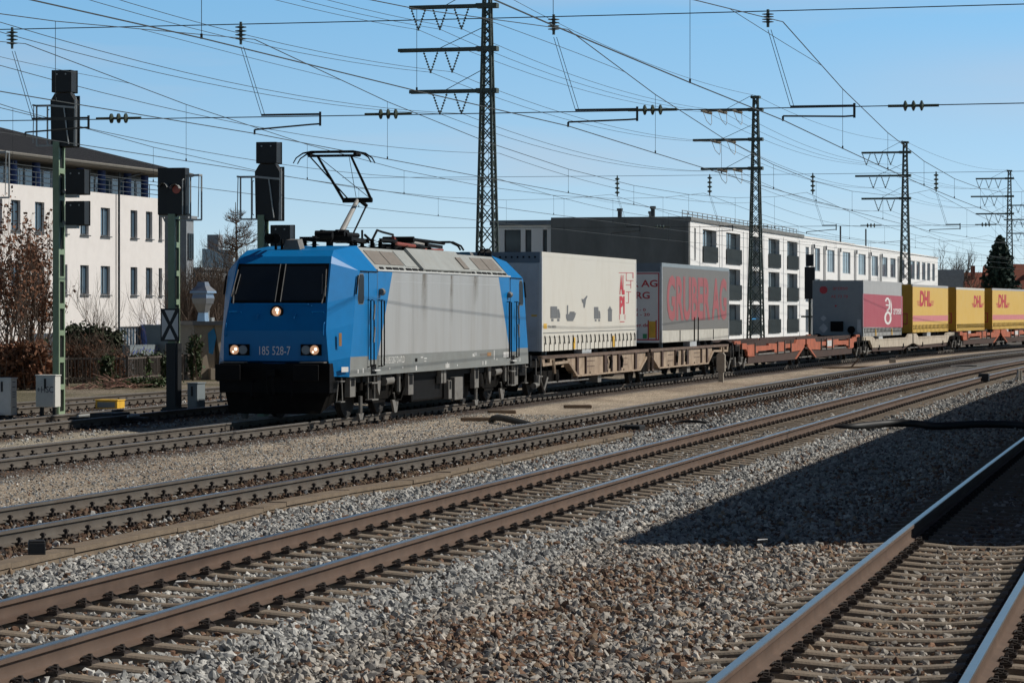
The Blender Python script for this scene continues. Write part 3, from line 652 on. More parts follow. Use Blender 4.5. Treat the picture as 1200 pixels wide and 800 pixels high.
# rust streaks that run from the roof edge down the silver side
streak = mat('brown_streak', (0.20,0.17,0.13), 0.6)
nt = streak.node_tree; bsdf = nt.nodes['Principled BSDF']; tcn = nt.nodes.new('ShaderNodeTexCoord'); sx = nt.nodes.new('ShaderNodeSeparateXYZ'); nt.links.new(tcn.outputs['Generated'], sx.inputs[0])
def mathn(op, a, b=None):
    n_ = nt.nodes.new('ShaderNodeMath'); n_.operation = op; n_.use_clamp = True
    for i_, q_ in enumerate((a,b)):
        if q_ is None: continue
        if isinstance(q_, (int,float)): n_.inputs[i_].default_value = q_
        else: nt.links.new(q_, n_.inputs[i_])
    return n_.outputs[0]
ab = nt.nodes.new('ShaderNodeMath'); ab.operation = 'SUBTRACT'; nt.links.new(sx.outputs['X'], ab.inputs[0]); ab.inputs[1].default_value = 0.5
ab2 = nt.nodes.new('ShaderNodeMath'); ab2.operation = 'ABSOLUTE'; nt.links.new(ab.outputs[0], ab2.inputs[0])
edge = mathn('SUBTRACT', 1.0, mathn('MULTIPLY', ab2.outputs[0], 2.0)); nzz = nt.nodes.new('ShaderNodeTexNoise'); nzz.inputs['Scale'].default_value = 4; nt.links.new(tcn.outputs['Object'], nzz.inputs['Vector'])
nt.links.new(mathn('MULTIPLY', mathn('MULTIPLY', edge, mathn('POWER', sx.outputs['Z'], 1.2)), mathn('MULTIPLY', nzz.outputs['Fac'], 1.1)), bsdf.inputs['Alpha'])
for (u, wd, z0) in ((6.95,.55,2.05),(11.9,.55,2.4),(9.6,.3,1.9)):
    mb = MB(True); mb.poly([(u,1.493,3.245),(u+wd,1.493,3.245),(u+wd-.12,1.493,z0),(u-.22,1.493,z0)]); mb.build('rust_streak', streak, loco)
mb = MB(True); mb.box(4.55,14.4,1.488,1.4925,3.035,3.045); mb.build('body_seam', M['seam_highlight'], loco)  # paler silver paints the highlight along the crease below the roof edge
mb = MB(True); mb.box(3.2,15.7,1.488,1.4935,1.385,1.40); mb.build('body_seam', M['loco_silver'], loco)
for u in (3.14,15.76):
    mb = MB(True); mb.box(u-.008,u+.008,1.488,1.4935,.97,3.25); mb.build('body_seam', M['loco_grey'], loco)
for (u0,u1,z0,z1,m) in ((12.55,13.25,1.24,1.29,'grey_part'),(13.3,13.7,1.22,1.31,'rust_tag'),(6.3,6.5,1.19,1.27,'under'),(6.8,7.0,1.27,1.30,'pale'),(7.1,7.35,1.24,1.27,'pale'),(7.1,7.3,1.18,1.20,'pale'),(11.9,12.2,1.25,1.33,'loco_silver'),(14.3,14.36,1.1,1.15,'white'),(10.2,10.26,1.02,1.06,'white'),(16.9,16.96,1.02,1.12,'white')):
    mb = MB(True); mb.box(u0,u1,1.4925,1.4955,z0,z1); mb.build('marking', M[m], loco)
mb = MB(True); mb.prism([(.66,1.335,1.62),(.73,1.375,1.62),(.73,1.375,1.90),(.66,1.335,1.90)], (-.004,.008,0)); mb.build('plate', M['rust_tag'], loco)
# bogies
for ub in (4.25,14.65):
    bg = MB(True); bg.box(ub-2.1,ub+2.1,-.95,.95,.45,.80); bg.box(ub-.5,ub+.5,-1.2,1.2,.3,.7)
    for s in (-1,1):
        bg.prism([(ub-2.3,1.0*s,.62),(ub-1.2,1.0*s,.55),(ub-.7,1.0*s,.38),(ub+.7,1.0*s,.38),(ub+1.2,1.0*s,.55),(ub+2.3,1.0*s,.62),(ub+2.3,1.0*s,.86),(ub-2.3,1.0*s,.86)], (0,.22*s,0))
    bogie = bg.build('bogie', M['under'], loco)
    for du in (-1.3,1.3):
        wheelset(bogie, ub+du, .625)
    for s in (-1,1):
        mb = MB(True)
        for du in (-1.3,1.3):
            mb.lathe((ub+du,1.18*s,.625), (0,s,0), [(0,.20),(.12,.19),(.16,.13)], 14); mb.box(ub+du-.26,ub+du+.26,*sorted((1.05*s,1.2*s)),.5,.78)
            mb.cyl((ub+du-.45,1.24*s,.62),(ub+du-.45,1.24*s,.98),.09,n=10); mb.cyl((ub+du+.45,1.24*s,.62),(ub+du+.45,1.24*s,.98),.09,n=10)
        mb.build('axle_box', M['under'], bogie, smooth=40)
        mb = MB(True)
        mb.tube([(ub-.1,1.33*s,.78),(ub+.55,1.33*s,.80)], .10, 10); mb.build('damper', M['grey_part'], bogie, smooth=40); mb = MB(True)
        mb.prism([(ub-.62,1.34*s,.95),(ub-.30,1.34*s,.95),(ub-.36,1.34*s,.62),(ub-.44,1.34*s,.48),(ub-.56,1.34*s,.62)], (0,-.05*s,0))
        mb.build('bracket', M['grey_part'], bogie); mb = MB(True); mb.tube([(ub+1.05,1.36*s,.96),(ub+1.05,1.36*s,.52)], .055, 8)
        mb.build('hanger', M['grey_part'], bogie); mb = MB(True); mb.tube([(ub+.75,1.36*s,.70),(ub+.85,1.37*s,.35),(ub+1.2,1.38*s,.33),(ub+1.55,1.37*s,.6),(ub+1.6,1.36*s,.95)], .02, 6)
        mb.build('hose', M['under'], bogie); mb = MB(True); mb.tube([(ub-1.95,1.34*s,.50),(ub-1.95,1.34*s,.12)], .05, 6); mb.prism([(ub-2.15,1.3*s,.12),(ub-1.75,1.3*s,.12),(ub-1.85,1.3*s,-.02),(ub-2.05,1.3*s,-.02)], (0,.06*s,0))
        mb.build('sand_pipe', M['grey_part'], bogie); mb = MB(True); mb.tube([(ub+.9,1.3*s,.5),(ub+.98,1.34*s,.2)], .035, 6); mb.prism([(ub+.6,1.3*s,.34),(ub+1.15,1.3*s,.34),(ub+1.0,1.3*s,.05),(ub+.8,1.3*s,.05)], (0,.05*s,0)); mb.build('sand_pipe', M['grey_part'], bogie)
# equipment under the frame
mb = MB(True); mb.box(6.9,11.9,-1.25,1.25,.22,.94); mb.build('transformer_tank', M['black'], loco, bevel=.06)
mb = MB(True); mb.box(.9,18.0,-1.3,1.3,.80,.945); mb.build('underframe', M['black'], loco)
for (u0,u1,z0,z1) in ((1.30,1.72,.50,.93),(6.05,6.50,.42,.92),(9.05,9.2,.62,.93),(9.28,9.52,.62,.93),(9.75,10.05,.22,.68),(10.35,11.15,.18,.74),(12.35,12.78,.42,.93),(16.7,17.1,.40,.93)):
    mb = MB(True); mb.box(u0,u1,1.27,1.40,z0,z1); bx = mb.build('equipment_box', M['grey_part'], loco, bevel=.012)
    if z1-z0 > .42 and u1-u0 < .5:
        mb = MB(True); mb.box(u0+.07,u1-.07,1.398,1.404,z0+.24,z1-.02); mb.build('opening', M['black'], bx)
# roof: raised pantograph, folded pantograph, insulators, busbar
def insulator(mb, p, h, r=.07, n=4, m=0):
    prof = [(0,r*.7)]
    for k in range(n):
        a = h*(k+.2)/n; prof += [(a,r*.55),(a+h*.18/n,r*1.5),(a+h*.42/n,r*.6)]
    prof += [(h,r*.6)]; mb.lathe(p, (0,0,1), prof, 10, m)
pa = MB(True)
for (u,v) in ((4.4,-.6),(4.4,.6),(6.1,0),(6.3,.45)): insulator(pa, (u,v,3.72 if u<5 else 3.80), .26, .08)
pa.beam((4.1,-.62,4.01),(4.1,.62,4.01),.10); pa.beam((6.2,-.4,4.01),(6.2,.4,4.01),.10); pa.beam((4.1,-.55,4.01),(6.2,-.3,4.01),.09); pa.beam((4.1,.55,4.01),(6.2,.3,4.01),.09)
pa.box(4.8,5.6,-.12,.12,3.98,4.10); pa.tube([(4.4,-.35,4.14),(4.4,.35,4.14)],.07,8); pa.tube([(4.6,.3,4.12),(5.6,.3,4.12)],.06,8); pa.tube([(5.0,-.3,4.14),(5.9,-.3,4.12)],.08,8); pa.tube([(3.95,-.2,4.08),(3.95,.2,4.08)],.09,8); pa.cyl((4.05,.1,3.75),(4.05,.1,4.2),.08); pa.tube([(4.3,.18,4.18),(5.2,.18,4.2)],.05,6); pa.tube([(4.3,-.18,4.18),(5.5,-.12,4.16)],.05,6)
panto = pa.build('pantograph', M['black'], loco, smooth=40)
knee = (6.62,0,4.98); foot = (5.15,0,4.10); hu = 4.72
mb = MB(True); mb.tube([foot, knee], [.072,.052], 12); mb.build('lower_arm', M['panto_grey'], panto, smooth=60)
mb = MB(True); mb.tube([(5.9,.12,4.2),(6.95,.12,4.86)], .022, 6); mb.tube([(6.62,-.36,4.98),(6.62,.36,4.98)], .06, 8); mb.tube([(6.62,.05,4.98),(6.95,.12,4.86)], .045, 8)
for s in (-1,1): mb.tube([(6.62,.34*s,4.98),(hu,.40*s,5.93)], [.036,.028], 8)
mb.tube([(6.62,-.22,5.0),(hu,-.56,5.9)], .018, 5); mb.tube([(6.5,.3,5.05),(hu,-.36,5.9)], .008, 4); mb.tube([(6.5,.0,5.05),(hu,.36,5.9)], .008, 4)
mb.tube([(hu,-.62,5.93),(hu,.62,5.93)], .03, 8); mb.build('upper_arm', M['black'], panto, smooth=60)
mb = MB(True)
for du in (-.16,.16): mb.tube([(hu+du,-.93,5.76),(hu+du,-.86,5.88),(hu+du,-.70,5.985),(hu+du,-.5,6.02),(hu+du,.5,6.02),(hu+du,.70,5.985),(hu+du,.86,5.88),(hu+du,.93,5.76)], [.013,.016,.02,.024,.024,.02,.016,.013], 6)
for s in (-1,1): mb.beam((hu-.2,.55*s,5.95),(hu+.2,.55*s,5.95),.07,.05)
mb.build('collector_head', M['black'], panto, smooth=60)
mb = MB(True)
for (u,v) in ((10.9,-.6),(10.9,.6),(13.0,0)): insulator(mb, (u,v,3.80), .16, .08)
mb.beam((10.6,-.6,4.01),(13.2,-.3,4.01),.08); mb.beam((10.6,.6,4.01),(13.2,.3,4.01),.08); mb.box(11.4,12.4,-.15,.15,3.88,3.98); fold = mb.build('pantograph', M['black'], loco, smooth=40); fold['label'] = 'folded pantograph lying flat on the roof'
mb = MB(True); mb.tube([(12.9,0,4.0),(11.0,0,4.08),(10.2,0,4.10)], [.09,.08,.07], 8); mb.build('lower_arm', M['panto_grey'], fold, smooth=60)
mb = MB(True)
for s in (-1,1): mb.tube([(10.2,.34*s,4.14),(13.0,.42*s,4.10)], .045, 6)
mb.tube([(10.2,-.4,4.13),(10.2,.4,4.13)], .08, 8); mb.tube([(10.3,.2,4.16),(12.8,.2,4.13)], .03, 6); mb.build('upper_arm', M['black'], fold, smooth=60)
mb = MB(True)
for du in (-.16,.16): mb.tube([(12.9+du,-.93,3.92),(12.9+du,-.86,4.03),(12.9+du,-.65,4.13),(12.9+du,.65,4.13),(12.9+du,.86,4.03),(12.9+du,.93,3.92)], .026, 6)
mb.build('collector_head', M['black'], fold, smooth=60)
for (u,v,h) in ((7.0,.45,.24),(7.35,-.1,.30),(8.1,.45,.24),(8.6,-.2,.2),(9.6,.3,.2),(10.2,-.3,.2),(2.55,.2,.30)):
    mb = MB(True); insulator(mb, (u,v,3.74 if u<3 else 3.80), h, .085); mb.build('roof_insulator', M['black'], loco, smooth=40)
mb = MB(True); mb.tube([(6.2,.3,4.15),(6.6,.35,4.01),(6.9,.40,4.28),(7.2,.45,4.24),(8.1,.45,4.2)], .03, 6); mb.beam((7.0,.45,4.06),(8.4,.45,4.06),.06); mb.tube([(7.35,-.1,4.1),(7.35,-.1,4.3)],.03,6); mb.build('busbar', M['black'], loco)
mb = MB(True); mb.tube([(8.1,.45,4.14),(8.6,.4,4.0),(10.6,.3,3.98)], .045, 8); mb.tube([(10.6,.55,3.9),(12.4,.55,3.92)], .03, 6); mb.build('red_cable', M['red_ins'], loco)
mb = MB(True); mb.box(8.4,10.4,-.5,.2,3.82,3.92); mb.build('roof_box', M['black'], loco)
# ------------------------------------------------------------------ articulated pocket wagons
M.update(
 wagon_tan=mat('wagon_tan', (0.37,0.285,0.205), 0.7, var=0.2, scale=2, dirt=(0.13,0.075,0.045), dirt_amt=0.85, dirt_scale=2.2),
 wagon_pale=mat('wagon_pale', (0.50,0.44,0.35), 0.7, var=0.12, scale=2, dirt=(0.22,0.15,0.10), dirt_amt=0.6, dirt_scale=1.6),
 wagon_orange=mat('wagon_orange', (0.44,0.125,0.062), 0.65, var=0.15, scale=2, dirt=(0.20,0.07,0.04), dirt_amt=0.7, dirt_scale=1.6),
 wagon_rust=mat('wagon_rust', (0.06,0.034,0.026), 0.85, var=0.3, scale=4, dirt=(0.04,0.03,0.025), dirt_amt=0.6),
 top_rust=mat('flange_rust', (0.15,0.105,0.08), 0.8, var=0.3, scale=4, dirt=(0.08,0.05,0.04), dirt_amt=0.6),
 cur_white=mat('white_tarpaulin', (0.66,0.635,0.565), 0.55, var=0.035, scale=1.2, dirt=(0.42,0.37,0.29), dirt_amt=0.35, bump=0.25, bscale=2.2, stretch=(1,1,.5)),
 cur_grey=mat('grey_tarpaulin', (0.175,0.17,0.16), 0.6, var=0.06, scale=1.2, dirt=(0.17,0.16,0.145), dirt_amt=0.5, bump=0.3, bscale=2.2),
 cur_silver=mat('silver_tarpaulin', (0.42,0.42,0.41), 0.55, var=0.06, scale=1.2, bump=0.25, bscale=2.2),
 cur_red=mat('red_tarpaulin', (0.43,0.085,0.11), 0.55, var=0.07, scale=1.2, dirt=(0.34,0.13,0.14), dirt_amt=0.5, bump=0.25, bscale=2.2),
 cur_yellow=mat('yellow_tarpaulin', (0.72,0.47,0.105), 0.55, var=0.05, scale=1.2, dirt=(0.55,0.42,0.22), dirt_amt=0.4, bump=0.25, bscale=2.2),
 yel_wall=mat('yellow_wall', (0.55,0.31,0.03), 0.5, var=0.08),
 red_print=mat('red_print', (0.52,0.045,0.06), 0.55, var=0.08), faded_red=mat('faded_red_print', (0.35,0.095,0.10), 0.6, var=0.1, scale=3, dirt=(0.26,0.13,0.125), dirt_amt=0.5),
 grey_print=mat('grey_print', (0.155,0.16,0.165), 0.6, var=0.1), pink_band=mat('pink_band', (0.62,0.23,0.24), 0.6, var=0.08),
 bulk_blue=mat('grey_blue_wall', (0.50,0.52,0.53), 0.5, var=0.08, scale=1.5, dirt=(0.2,0.2,0.19), dirt_amt=0.4), header=mat('header_beam', (0.14,0.17,0.20), 0.5),
 bulk_dark=mat('dark_grey_wall', (0.26,0.30,0.32), 0.5, var=0.1, scale=1.5), alu=mat('aluminium', (0.45,0.46,0.47), 0.4, 0.3, var=0.1),
 yellow=mat('yellow_tag', (0.75,0.45,0.05), 0.5), tyre=mat('tyre', (0.015,0.015,0.015), 0.85),
 board_white=mat('white_board', (0.55,0.53,0.47), 0.6, var=0.08, dirt=(0.3,0.27,0.22), dirt_amt=0.5), blue_print=mat('blue_print', (0.05,0.08,0.35), 0.5), green_print=mat('green_print', (0.05,0.30,0.12), 0.5),
)
def wagon(S, label, style, group='articulated pocket wagons of the freight train'):
    o, a = on_track(S, 2.9, 31.3); root = thing('container_wagon', label, 'wagon', o, a, group); mp = M[{'tan':'wagon_tan','orange':'wagon_orange','pale':'wagon_pale'}[style]]
    for ub in (2.9, 17.1, 31.3):
        mb = MB(True)
        for s in (-1,1):
            mb.prism([(ub-1.5,.98*s,.50),(ub-.95,.98*s,.38),(ub-.5,.98*s,.32),(ub+.5,.98*s,.32),(ub+.95,.98*s,.38),(ub+1.5,.98*s,.50),(ub+1.4,.98*s,.68),(ub-1.4,.98*s,.68)], (0,.16*s,0))
            for du in (-.9,.9):
                mb.lathe((ub+du,1.05*s,.46),(0,s,0),[(0,.17),(.16,.16),(.20,.10)],12); mb.cyl((ub+du-.3,1.1*s,.35),(ub+du-.3,1.1*s,.62),.07); mb.cyl((ub+du+.3,1.1*s,.35),(ub+du+.3,1.1*s,.62),.07)
        mb.box(ub-.3,ub+.3,-1.0,1.0,.40,.85); b = mb.build('bogie', M['under'], root, smooth=40)
        for du in (-.9,.9): wheelset(b, ub+du, .46)
    fl = MB(True); fl.box(.3,33.9,-.35,.35,.42,.62); fl.box(.2,4.6,-1.2,1.2,.80,.98); fl.box(29.6,34.0,-1.2,1.2,.80,.98); fl.box(15.6,18.6,-1.2,1.2,.78,.95)
    for u in (5.5,8,10.5,13,20.5,23,25.5,28): fl.box(u,u+.2,-1.25,1.25,.38,.55)
    fl.build('wagon_frame', M['under'], root)
    for half in (0,1):
        H = (lambda u: 34.2-u) if half else (lambda u: u)
        for s in (-1,1):
            v = 1.30*s
            def pr(pts, th, m, nm, parent=root):
                mb = MB(True); mb.prism([(H(u),v+dv,z) for u,dv,z in pts], (0,th*s,0)); return mb.build(nm, m, parent)
            if style == 'tan':
                pr([(1.6,0,1.03),(16.9,0,1.03),(16.9,0,1.11),(1.6,0,1.11)], -.35, M['top_rust'], 'top_flange')
                g = pr([(5.0,-.05*s,.86),(6.1,-.05*s,.46),(15.5,-.05*s,.46),(16.6,-.05*s,.86),(16.6,-.05*s,1.03),(5.0,-.05*s,1.03)], -.03, mp, 'side_girder')
                for (u0,u1) in ((6.05,6.3),(7.3,7.42),(9.95,10.35),(11.05,11.2),(12.05,12.5),(14.7,15.0)): mb = MB(True); mb.box(*sorted((H(u0),H(u1))), *sorted((v-.05*s,v+.0*s)), .50,1.03); mb.build('rib', M['wagon_rust'], g)
                mb = MB(True); mb.prism([(H(u),v+.02*s,z) for u,z in ((6.05,.44),(15.5,.44),(15.5,.49),(6.05,.49))], (0,-.2*s,0)); mb.prism([(H(u),v+.01*s,z) for u,z in ((4.9,.86),(6.05,.44),(6.2,.47),(5.1,.90))], (0,-.2*s,0)); mb.prism([(H(u),v+.01*s,z) for u,z in ((16.75,.86),(15.5,.44),(15.4,.47),(16.5,.88))], (0,-.2*s,0)); mb.build('bottom_flange', mp, g)
                mb = MB(True)
                for k in range(14):
                    u = 7.55+.17*(k%7); z = .70+.16*(k//7); mb.box(*sorted((H(u),H(u+.12))), *sorted((v-.05*s,v-.045*s)), z, z+.03)
                for k in range(10):
                    u = 12.7+.2*(k%5); z = .66+.2*(k//5); mb.box(*sorted((H(u),H(u+.15))), *sorted((v-.05*s,v-.045*s)), z, z+.03)
                mb.build('marking', M['top_rust'], g)
                for u in (10.6,12.3): mb = MB(True); mb.tube([(H(u),v+.02*s,.95),(H(u+.12),v+.04*s,.82),(H(u+.08),v+.02*s,.60)], .05, 6); mb.build('lashing', M['black'], g)
                mb = MB(True); mb.prism([(H(u),v-.01*s,z) for u,z in ((1.55,1.10),(1.7,.82),(4.9,.86),(4.9,.93),(1.95,.90),(1.85,1.10))], (0,-.12*s,0)); mb.box(*sorted((H(2.6),H(3.2))), *sorted((v-.02*s,v-.2*s)), .88,1.03); mb.tube([(H(2.9),v,1.0),(H(3.0),v+.02*s,.6)],.06,6); mb.build('end_sill', mp, root)
                mb = MB(True)
                for u in (16.75,17.45)[:1]: 
                    mb.beam((H(u-.12),v+.02*s,1.0),(H(u-.12),v+.02*s,.42),.04); mb.beam((H(u+.12),v+.02*s,1.0),(H(u+.12),v+.02*s,.42),.04); mb.beam((H(u-.14),v+.02*s,.42),(H(u+.14),v+.02*s,.42),.05)
                mb.build('step', M['top_rust'], root)
            elif style == 'orange':
                mb = MB(True)
                P_ = [(1.5,1.10),(1.5,.88),(2.4,.86),(2.9,.56),(4.3,.56),(4.3,.70),(5.0,.70),(5.0,.76),(8.9,.78),(8.9,.62),(9.6,.62),(9.6,.78),(13.0,.80),(13.0,.62),(15.8,.66),(16.9,.92),(16.9,1.13),(14.6,1.13),(14.3,.98),(9.6,.96),(9.6,1.02),(7.5,1.04),(7.5,.96),(4.3,.96),(4.3,1.04),(2.6,1.02),(2.4,1.10)]
                mb.prism([(H(u),v,z) for u,z in P_], (0,-.10*s,0)); g = mb.build('side_girder', mp, root)
                mb = MB(True); mb.prism([(H(u),v-.03*s,z) for u,z in ((2.9,.30),(14.6,.28),(16.3,.66),(12.9,.64),(12.9,.70),(5.0,.66),(4.2,.58),(2.9,.58))], (0,-.06*s,0)); mb.build('belly_plate', M['wagon_rust'], root)
                mb = MB(True); mb.prism([(H(u),v+.005*s,z) for u,z in ((14.2,.30),(14.5,.30),(16.7,.80),(16.5,.86))], (0,-.05*s,0)); mb.box(*sorted((H(9.65),H(11.2))), *sorted((v+.01*s,v-.1*s)), .68,1.06); mb.box(*sorted((H(2.6),H(4.1))), *sorted((v+.012*s,v-.1*s)), .60,.98); mb.box(*sorted((H(.1),H(1.4))), *sorted((v-.05*s,v-.16*s)), 1.08,1.20); mb.build('bracket', mp, g)
                mb = MB(True)
                for u in (9.55,11.3,4.2,12.9): mb.beam((H(u),v+.03*s,1.12),(H(u),v+.03*s,.60),.05)
                mb.box(*sorted((H(5.1),H(12.8))), *sorted((v+.0*s,v-.08*s)), .60,.66)
                mb.build('fitting', M['grey_part'], g)
                mb = MB(True); mb.box(*sorted((H(.4),H(16.9))), *sorted((v-.45*s,v-.5*s)), .62,1.18); mb.build('inner_girder', M['wagon_rust'], root)
                if half == 1 and s == 1: mb = MB(True); mb.box(*sorted((H(9.75),H(11.1))), *sorted((v+.012*s,v+.02*s)), .74,1.02); mb.build('plate', M['pale'], g)
            else:
                P_ = [(.6,1.08),(.6,.90),(2.8,.88),(3.6,.50),(14.9,.46),(16.9,.60),(16.9,1.10),(15.9,1.12),(14.9,.90),(4.6,.90),(3.7,1.06),(2.4,1.10)]
                mb = MB(True); mb.prism([(H(u),v,z) for u,z in P_], (0,-.12*s,0)); g = mb.build('side_girder', mp, root)
                mb = MB(True); mb.box(*sorted((H(4.4),H(15.0))), *sorted((v+.02*s,v-.15*s)), .86,.93); mb.box(*sorted((H(3.4),H(3.9))), *sorted((v+.015*s,v-.1*s)), .62,1.02); mb.build('top_flange', mp, g)
                mb = MB(True); mb.prism([(H(u),v-.04*s,z) for u,z in ((3.8,.30),(14.0,.28),(16.6,.58),(14.9,.47),(3.6,.50))], (0,-.06*s,0)); mb.build('belly_plate', M['wagon_rust'], root)
                for u in (5.6,13.6): mb = MB(True); mb.tube([(H(u),v-.05*s,.50),(H(u),v+.03*s,.50)],.13,10); mb.build('lashing', M['black'], g)
        # buffers, hand wheels, hoses at the outer ends
        mb = MB(True)
        for v in (-.875,.875):
            mb.cyl((H(.35),v,1.0),(H(-.10),v,1.0),.11,n=12); mb.cyl((H(-.10),v,1.0),(H(-.14),v,1.0),.24,n=16)
        mb.box(*sorted((H(.3),H(.55))), -1.25,1.25,.85,1.15); mb.build('buffer', M['black'], root, smooth=40)
        mb = MB(True); mb.beam((H(.7),1.32,.55),(H(1.5),1.32,.55),.03); mb.beam((H(.7),1.32,1.05),(H(.7),1.32,.40),.03); mb.beam((H(1.3),1.32,1.05),(H(1.3),1.32,.40),.03); mb.tube([(H(.2),.3,.95),(H(.0),.3,.55),(H(-.1),.3,.5)],.03,6); mb.tube([(H(1.3),1.3,.5),(H(1.75),1.3,.15),(H(2.2),1.3,.5)],.03,6); mb.tube([(H(.5),1.3,.30),(H(.75),1.34,.34),(H(.75),1.34,.60)],.09,8); mb.build('shunter_step', M['grey_part'], root)
    mb = MB(True); mb.tube([(2.5,1.2,.34),(8,1.2,.33)],.03,6); mb.box(9.4,9.9,.9,1.2,.2,.42); mb.box(24.4,25.0,.9,1.2,.2,.42); mb.tube([(15.8,1.2,.34),(19.5,1.2,.34)],.03,6); mb.build('brake_rod', M['grey_part'], root)
    return root
wag = [wagon(18.9, 'rusty tan wagon with panelled side girders, coupled to the blue locomotive', 'tan'),
       wagon(53.1, 'orange pocket wagon whose deck is empty in front of the white apartment block', 'orange'),
       wagon(87.3, 'pale beige wagon under the grey and red trailer and the nearest yellow trailer', 'pale'),
       wagon(121.5, 'orange pocket wagon at the right edge, loaded with two yellow trailers', 'orange'),
       ]
# ------------------------------------------------------------------ semi trailers
def pix2side(root, px, py, v=1.275):
    t = Vector((math.cos(root.rotation_euler.z), math.sin(root.rotation_euler.z),0)); n = Vector((t.y,-t.x,0)); q = root.location + n*v
    k = (px-600)/F; u = (k*q.y-q.x)/(t.x-k*t.y); D = q.y+t.y*u
    return u, CH-(py-YH)*D/F
def trailer(S, label, L, mats, straps=24, top=4.0, bot=1.24, frame='alu', roofm='cur_silver', endlab=None, tags=(.3,.72)):
    o, a = on_track(S, .5, L-.5); root = thing('semi_trailer', label, 'trailer', o, a, 'trailers standing on the freight wagons')
    h = top-bot; W = 1.275
    mb = MB(True); mb.box(.02,L-.02,-W+.03,W-.03,bot+.02,bot+.16); mb.box(.5,L-.3,-.55,.55,.98,bot+.02); mb.build('chassis', M['under'], root)
    for s in (-1,1):
        mb = MB(True); n = 26
        top_z = top-.12; low = bot+.40 if straps else bot+.42
        vs = []; zs = np.linspace(low-.0, top_z, 9); r2 = random.Random(int(S*10)+s)
        us = np.linspace(.06,L-.06,n+1)
        for i,u in enumerate(us):
            for j,z in enumerate(zs):
                b_ = 0 if i in (0,n) or j in (0,8) else (.0007*math.sin(i*1.9+j*.35)+.0007*math.sin(i*.7-j*.9))
                vs.append((u, s*(W-.004+b_), z))
        ci = lambda i: 1 if mats.get('split') and mats['split'](us[i]/L) else 0
        fs = [(i*9+j,(i+1)*9+j,(i+1)*9+j+1,i*9+j+1) for i in range(n) for j in range(8)]
        mb.add(vs, fs); 
        if 'bands' in mats:
            for q,f in enumerate(mb.f):
                zc = (zs[q%8]+zs[q%8+1])/2; mb.m[q] = 0
        mb.build('curtain', M[mats['side']], root, smooth=50)
        mb = MB(True); mb.box(.0,L,*sorted((s*(W-.06),s*W)),top-.13,top); mb.build('roof_rail', M[mats.get('rail', 'pale')], root)
        mb = MB(True); mb.box(.0,L,*sorted((s*(W-.055),s*(W-.012))),bot,bot+.41); low_ = mb.build('side_board', M[mats['low']], root)
        if straps:
            s0 = None
            for k in range(straps):
                u0_ = .35+(L-.7)*k/(straps-1); u = 0.0; vv = s*W
                if s0 is not None:
                    q_ = s0.copy(); col.objects.link(q_); q_.parent = low_; q_.location.x = u0_; continue
                mb = MB(True); mb.tube([(u,vv,bot+.43),(u+.03,vv+.012*s,bot+.36),(u+.05,vv+.015*s,bot+.24),(u+.12,vv+.01*s,bot+.20)], .018, 5); mb.beam((u,vv-.008*s,bot+.24),(u,vv-.008*s,bot-.03),.022,.012)
                s0 = mb.build('curtain_strap', M['black'], low_); s0.location.x = u0_
        mb = MB(True)
        for q in tags: mb.box(L*q,L*q+.22,*sorted((s*(W+.002),s*(W+.02))),bot+.02,bot+.36)
        if len(tags): mb.build('gripping_edge_mark', M['yellow'], low_)
        for u in (0,L-.10): mb = MB(True); mb.box(u,u+.10,*sorted((s*(W-.09),s*(W+.002))),bot+.0,top-.13); mb.build('corner_post', M[frame], root)
    mb = MB(True); mb.box(.03,L-.03,-W+.06,W-.06,top-.06,top-.015); mb.build('roof', M[roofm], root)
    mb = MB(True); mb.box(0,.06,-W+.09,W-.09,bot,top-.30); fw = mb.build('end_wall', M[mats['front']], root)
    mb = MB(True); mb.box(L-.06,L,-W+.09,W-.09,bot,top-.30); mb.build('end_wall', M[mats.get('rear', mats['front'])], root)
    for u in (-.01,L-.07):
        mb = MB(True); mb.box(u,u+.08,-W+.06,W-.06,top-.31,top-.005); mb.build('header_beam', M[mats['head']], root)
    for ua in (L*.62, L*.62+1.31, L*.62+2.62):
        for s in (-1,1):
            mb = MB(True); mb.lathe((ua,.72*s,.80),(0,s,0),[(0,.35),(.02,.48),(.06,.50),(.28,.50),(.32,.47),(.33,.30),(.26,.28),(.26,.12),(.36,.10)],20); mb.build('wheel', M['tyre'], root, smooth=40)
    mb = MB(True)
    for s in (-1,1): mb.box(L*.2,L*.2+.12,s*.7-.06,s*.7+.06,.72,bot); mb.box(L*.40,L*.40+1.3,*sorted((s*1.0,s*1.25)),bot-.22,bot-.01)
    mb.build('side_box', M['bulk_blue'], root)
    return root, fw
def flat(root, name, polys, m, v=1.2765):
    mb = MB(True)
    for pl in polys: mb.poly([(u,v,z) for u,z in pl])
    return mb.build(name, m, root)
def at_px(root, pts): return [pix2side(root, *p) for p in pts]
def side_text(root, s, m, px0, py0, px1, py1, name='lettering', shear=0.0, v=1.278, bold=0.0, spacing=1.0):
    """fills the box from lower left pixel (px0, py0) to upper right (px1, py1)"""
    u0, z0 = pix2side(root, px0, py0, v); u1, z1 = pix2side(root, px1, py1, v); zt = pix2side(root, px0, py0, v)[1]
    return text(name, s, m, root, (u0, v, z0), (1,0,0), (shear,0,1), width=u1-u0, height=z1-zt, flip=True, bold=bold, spacing=spacing)
def box_px(root, a, b, c, d): return [pix2side(root,a,d), pix2side(root,c,d), pix2side(root,c,b), pix2side(root,a,b)]
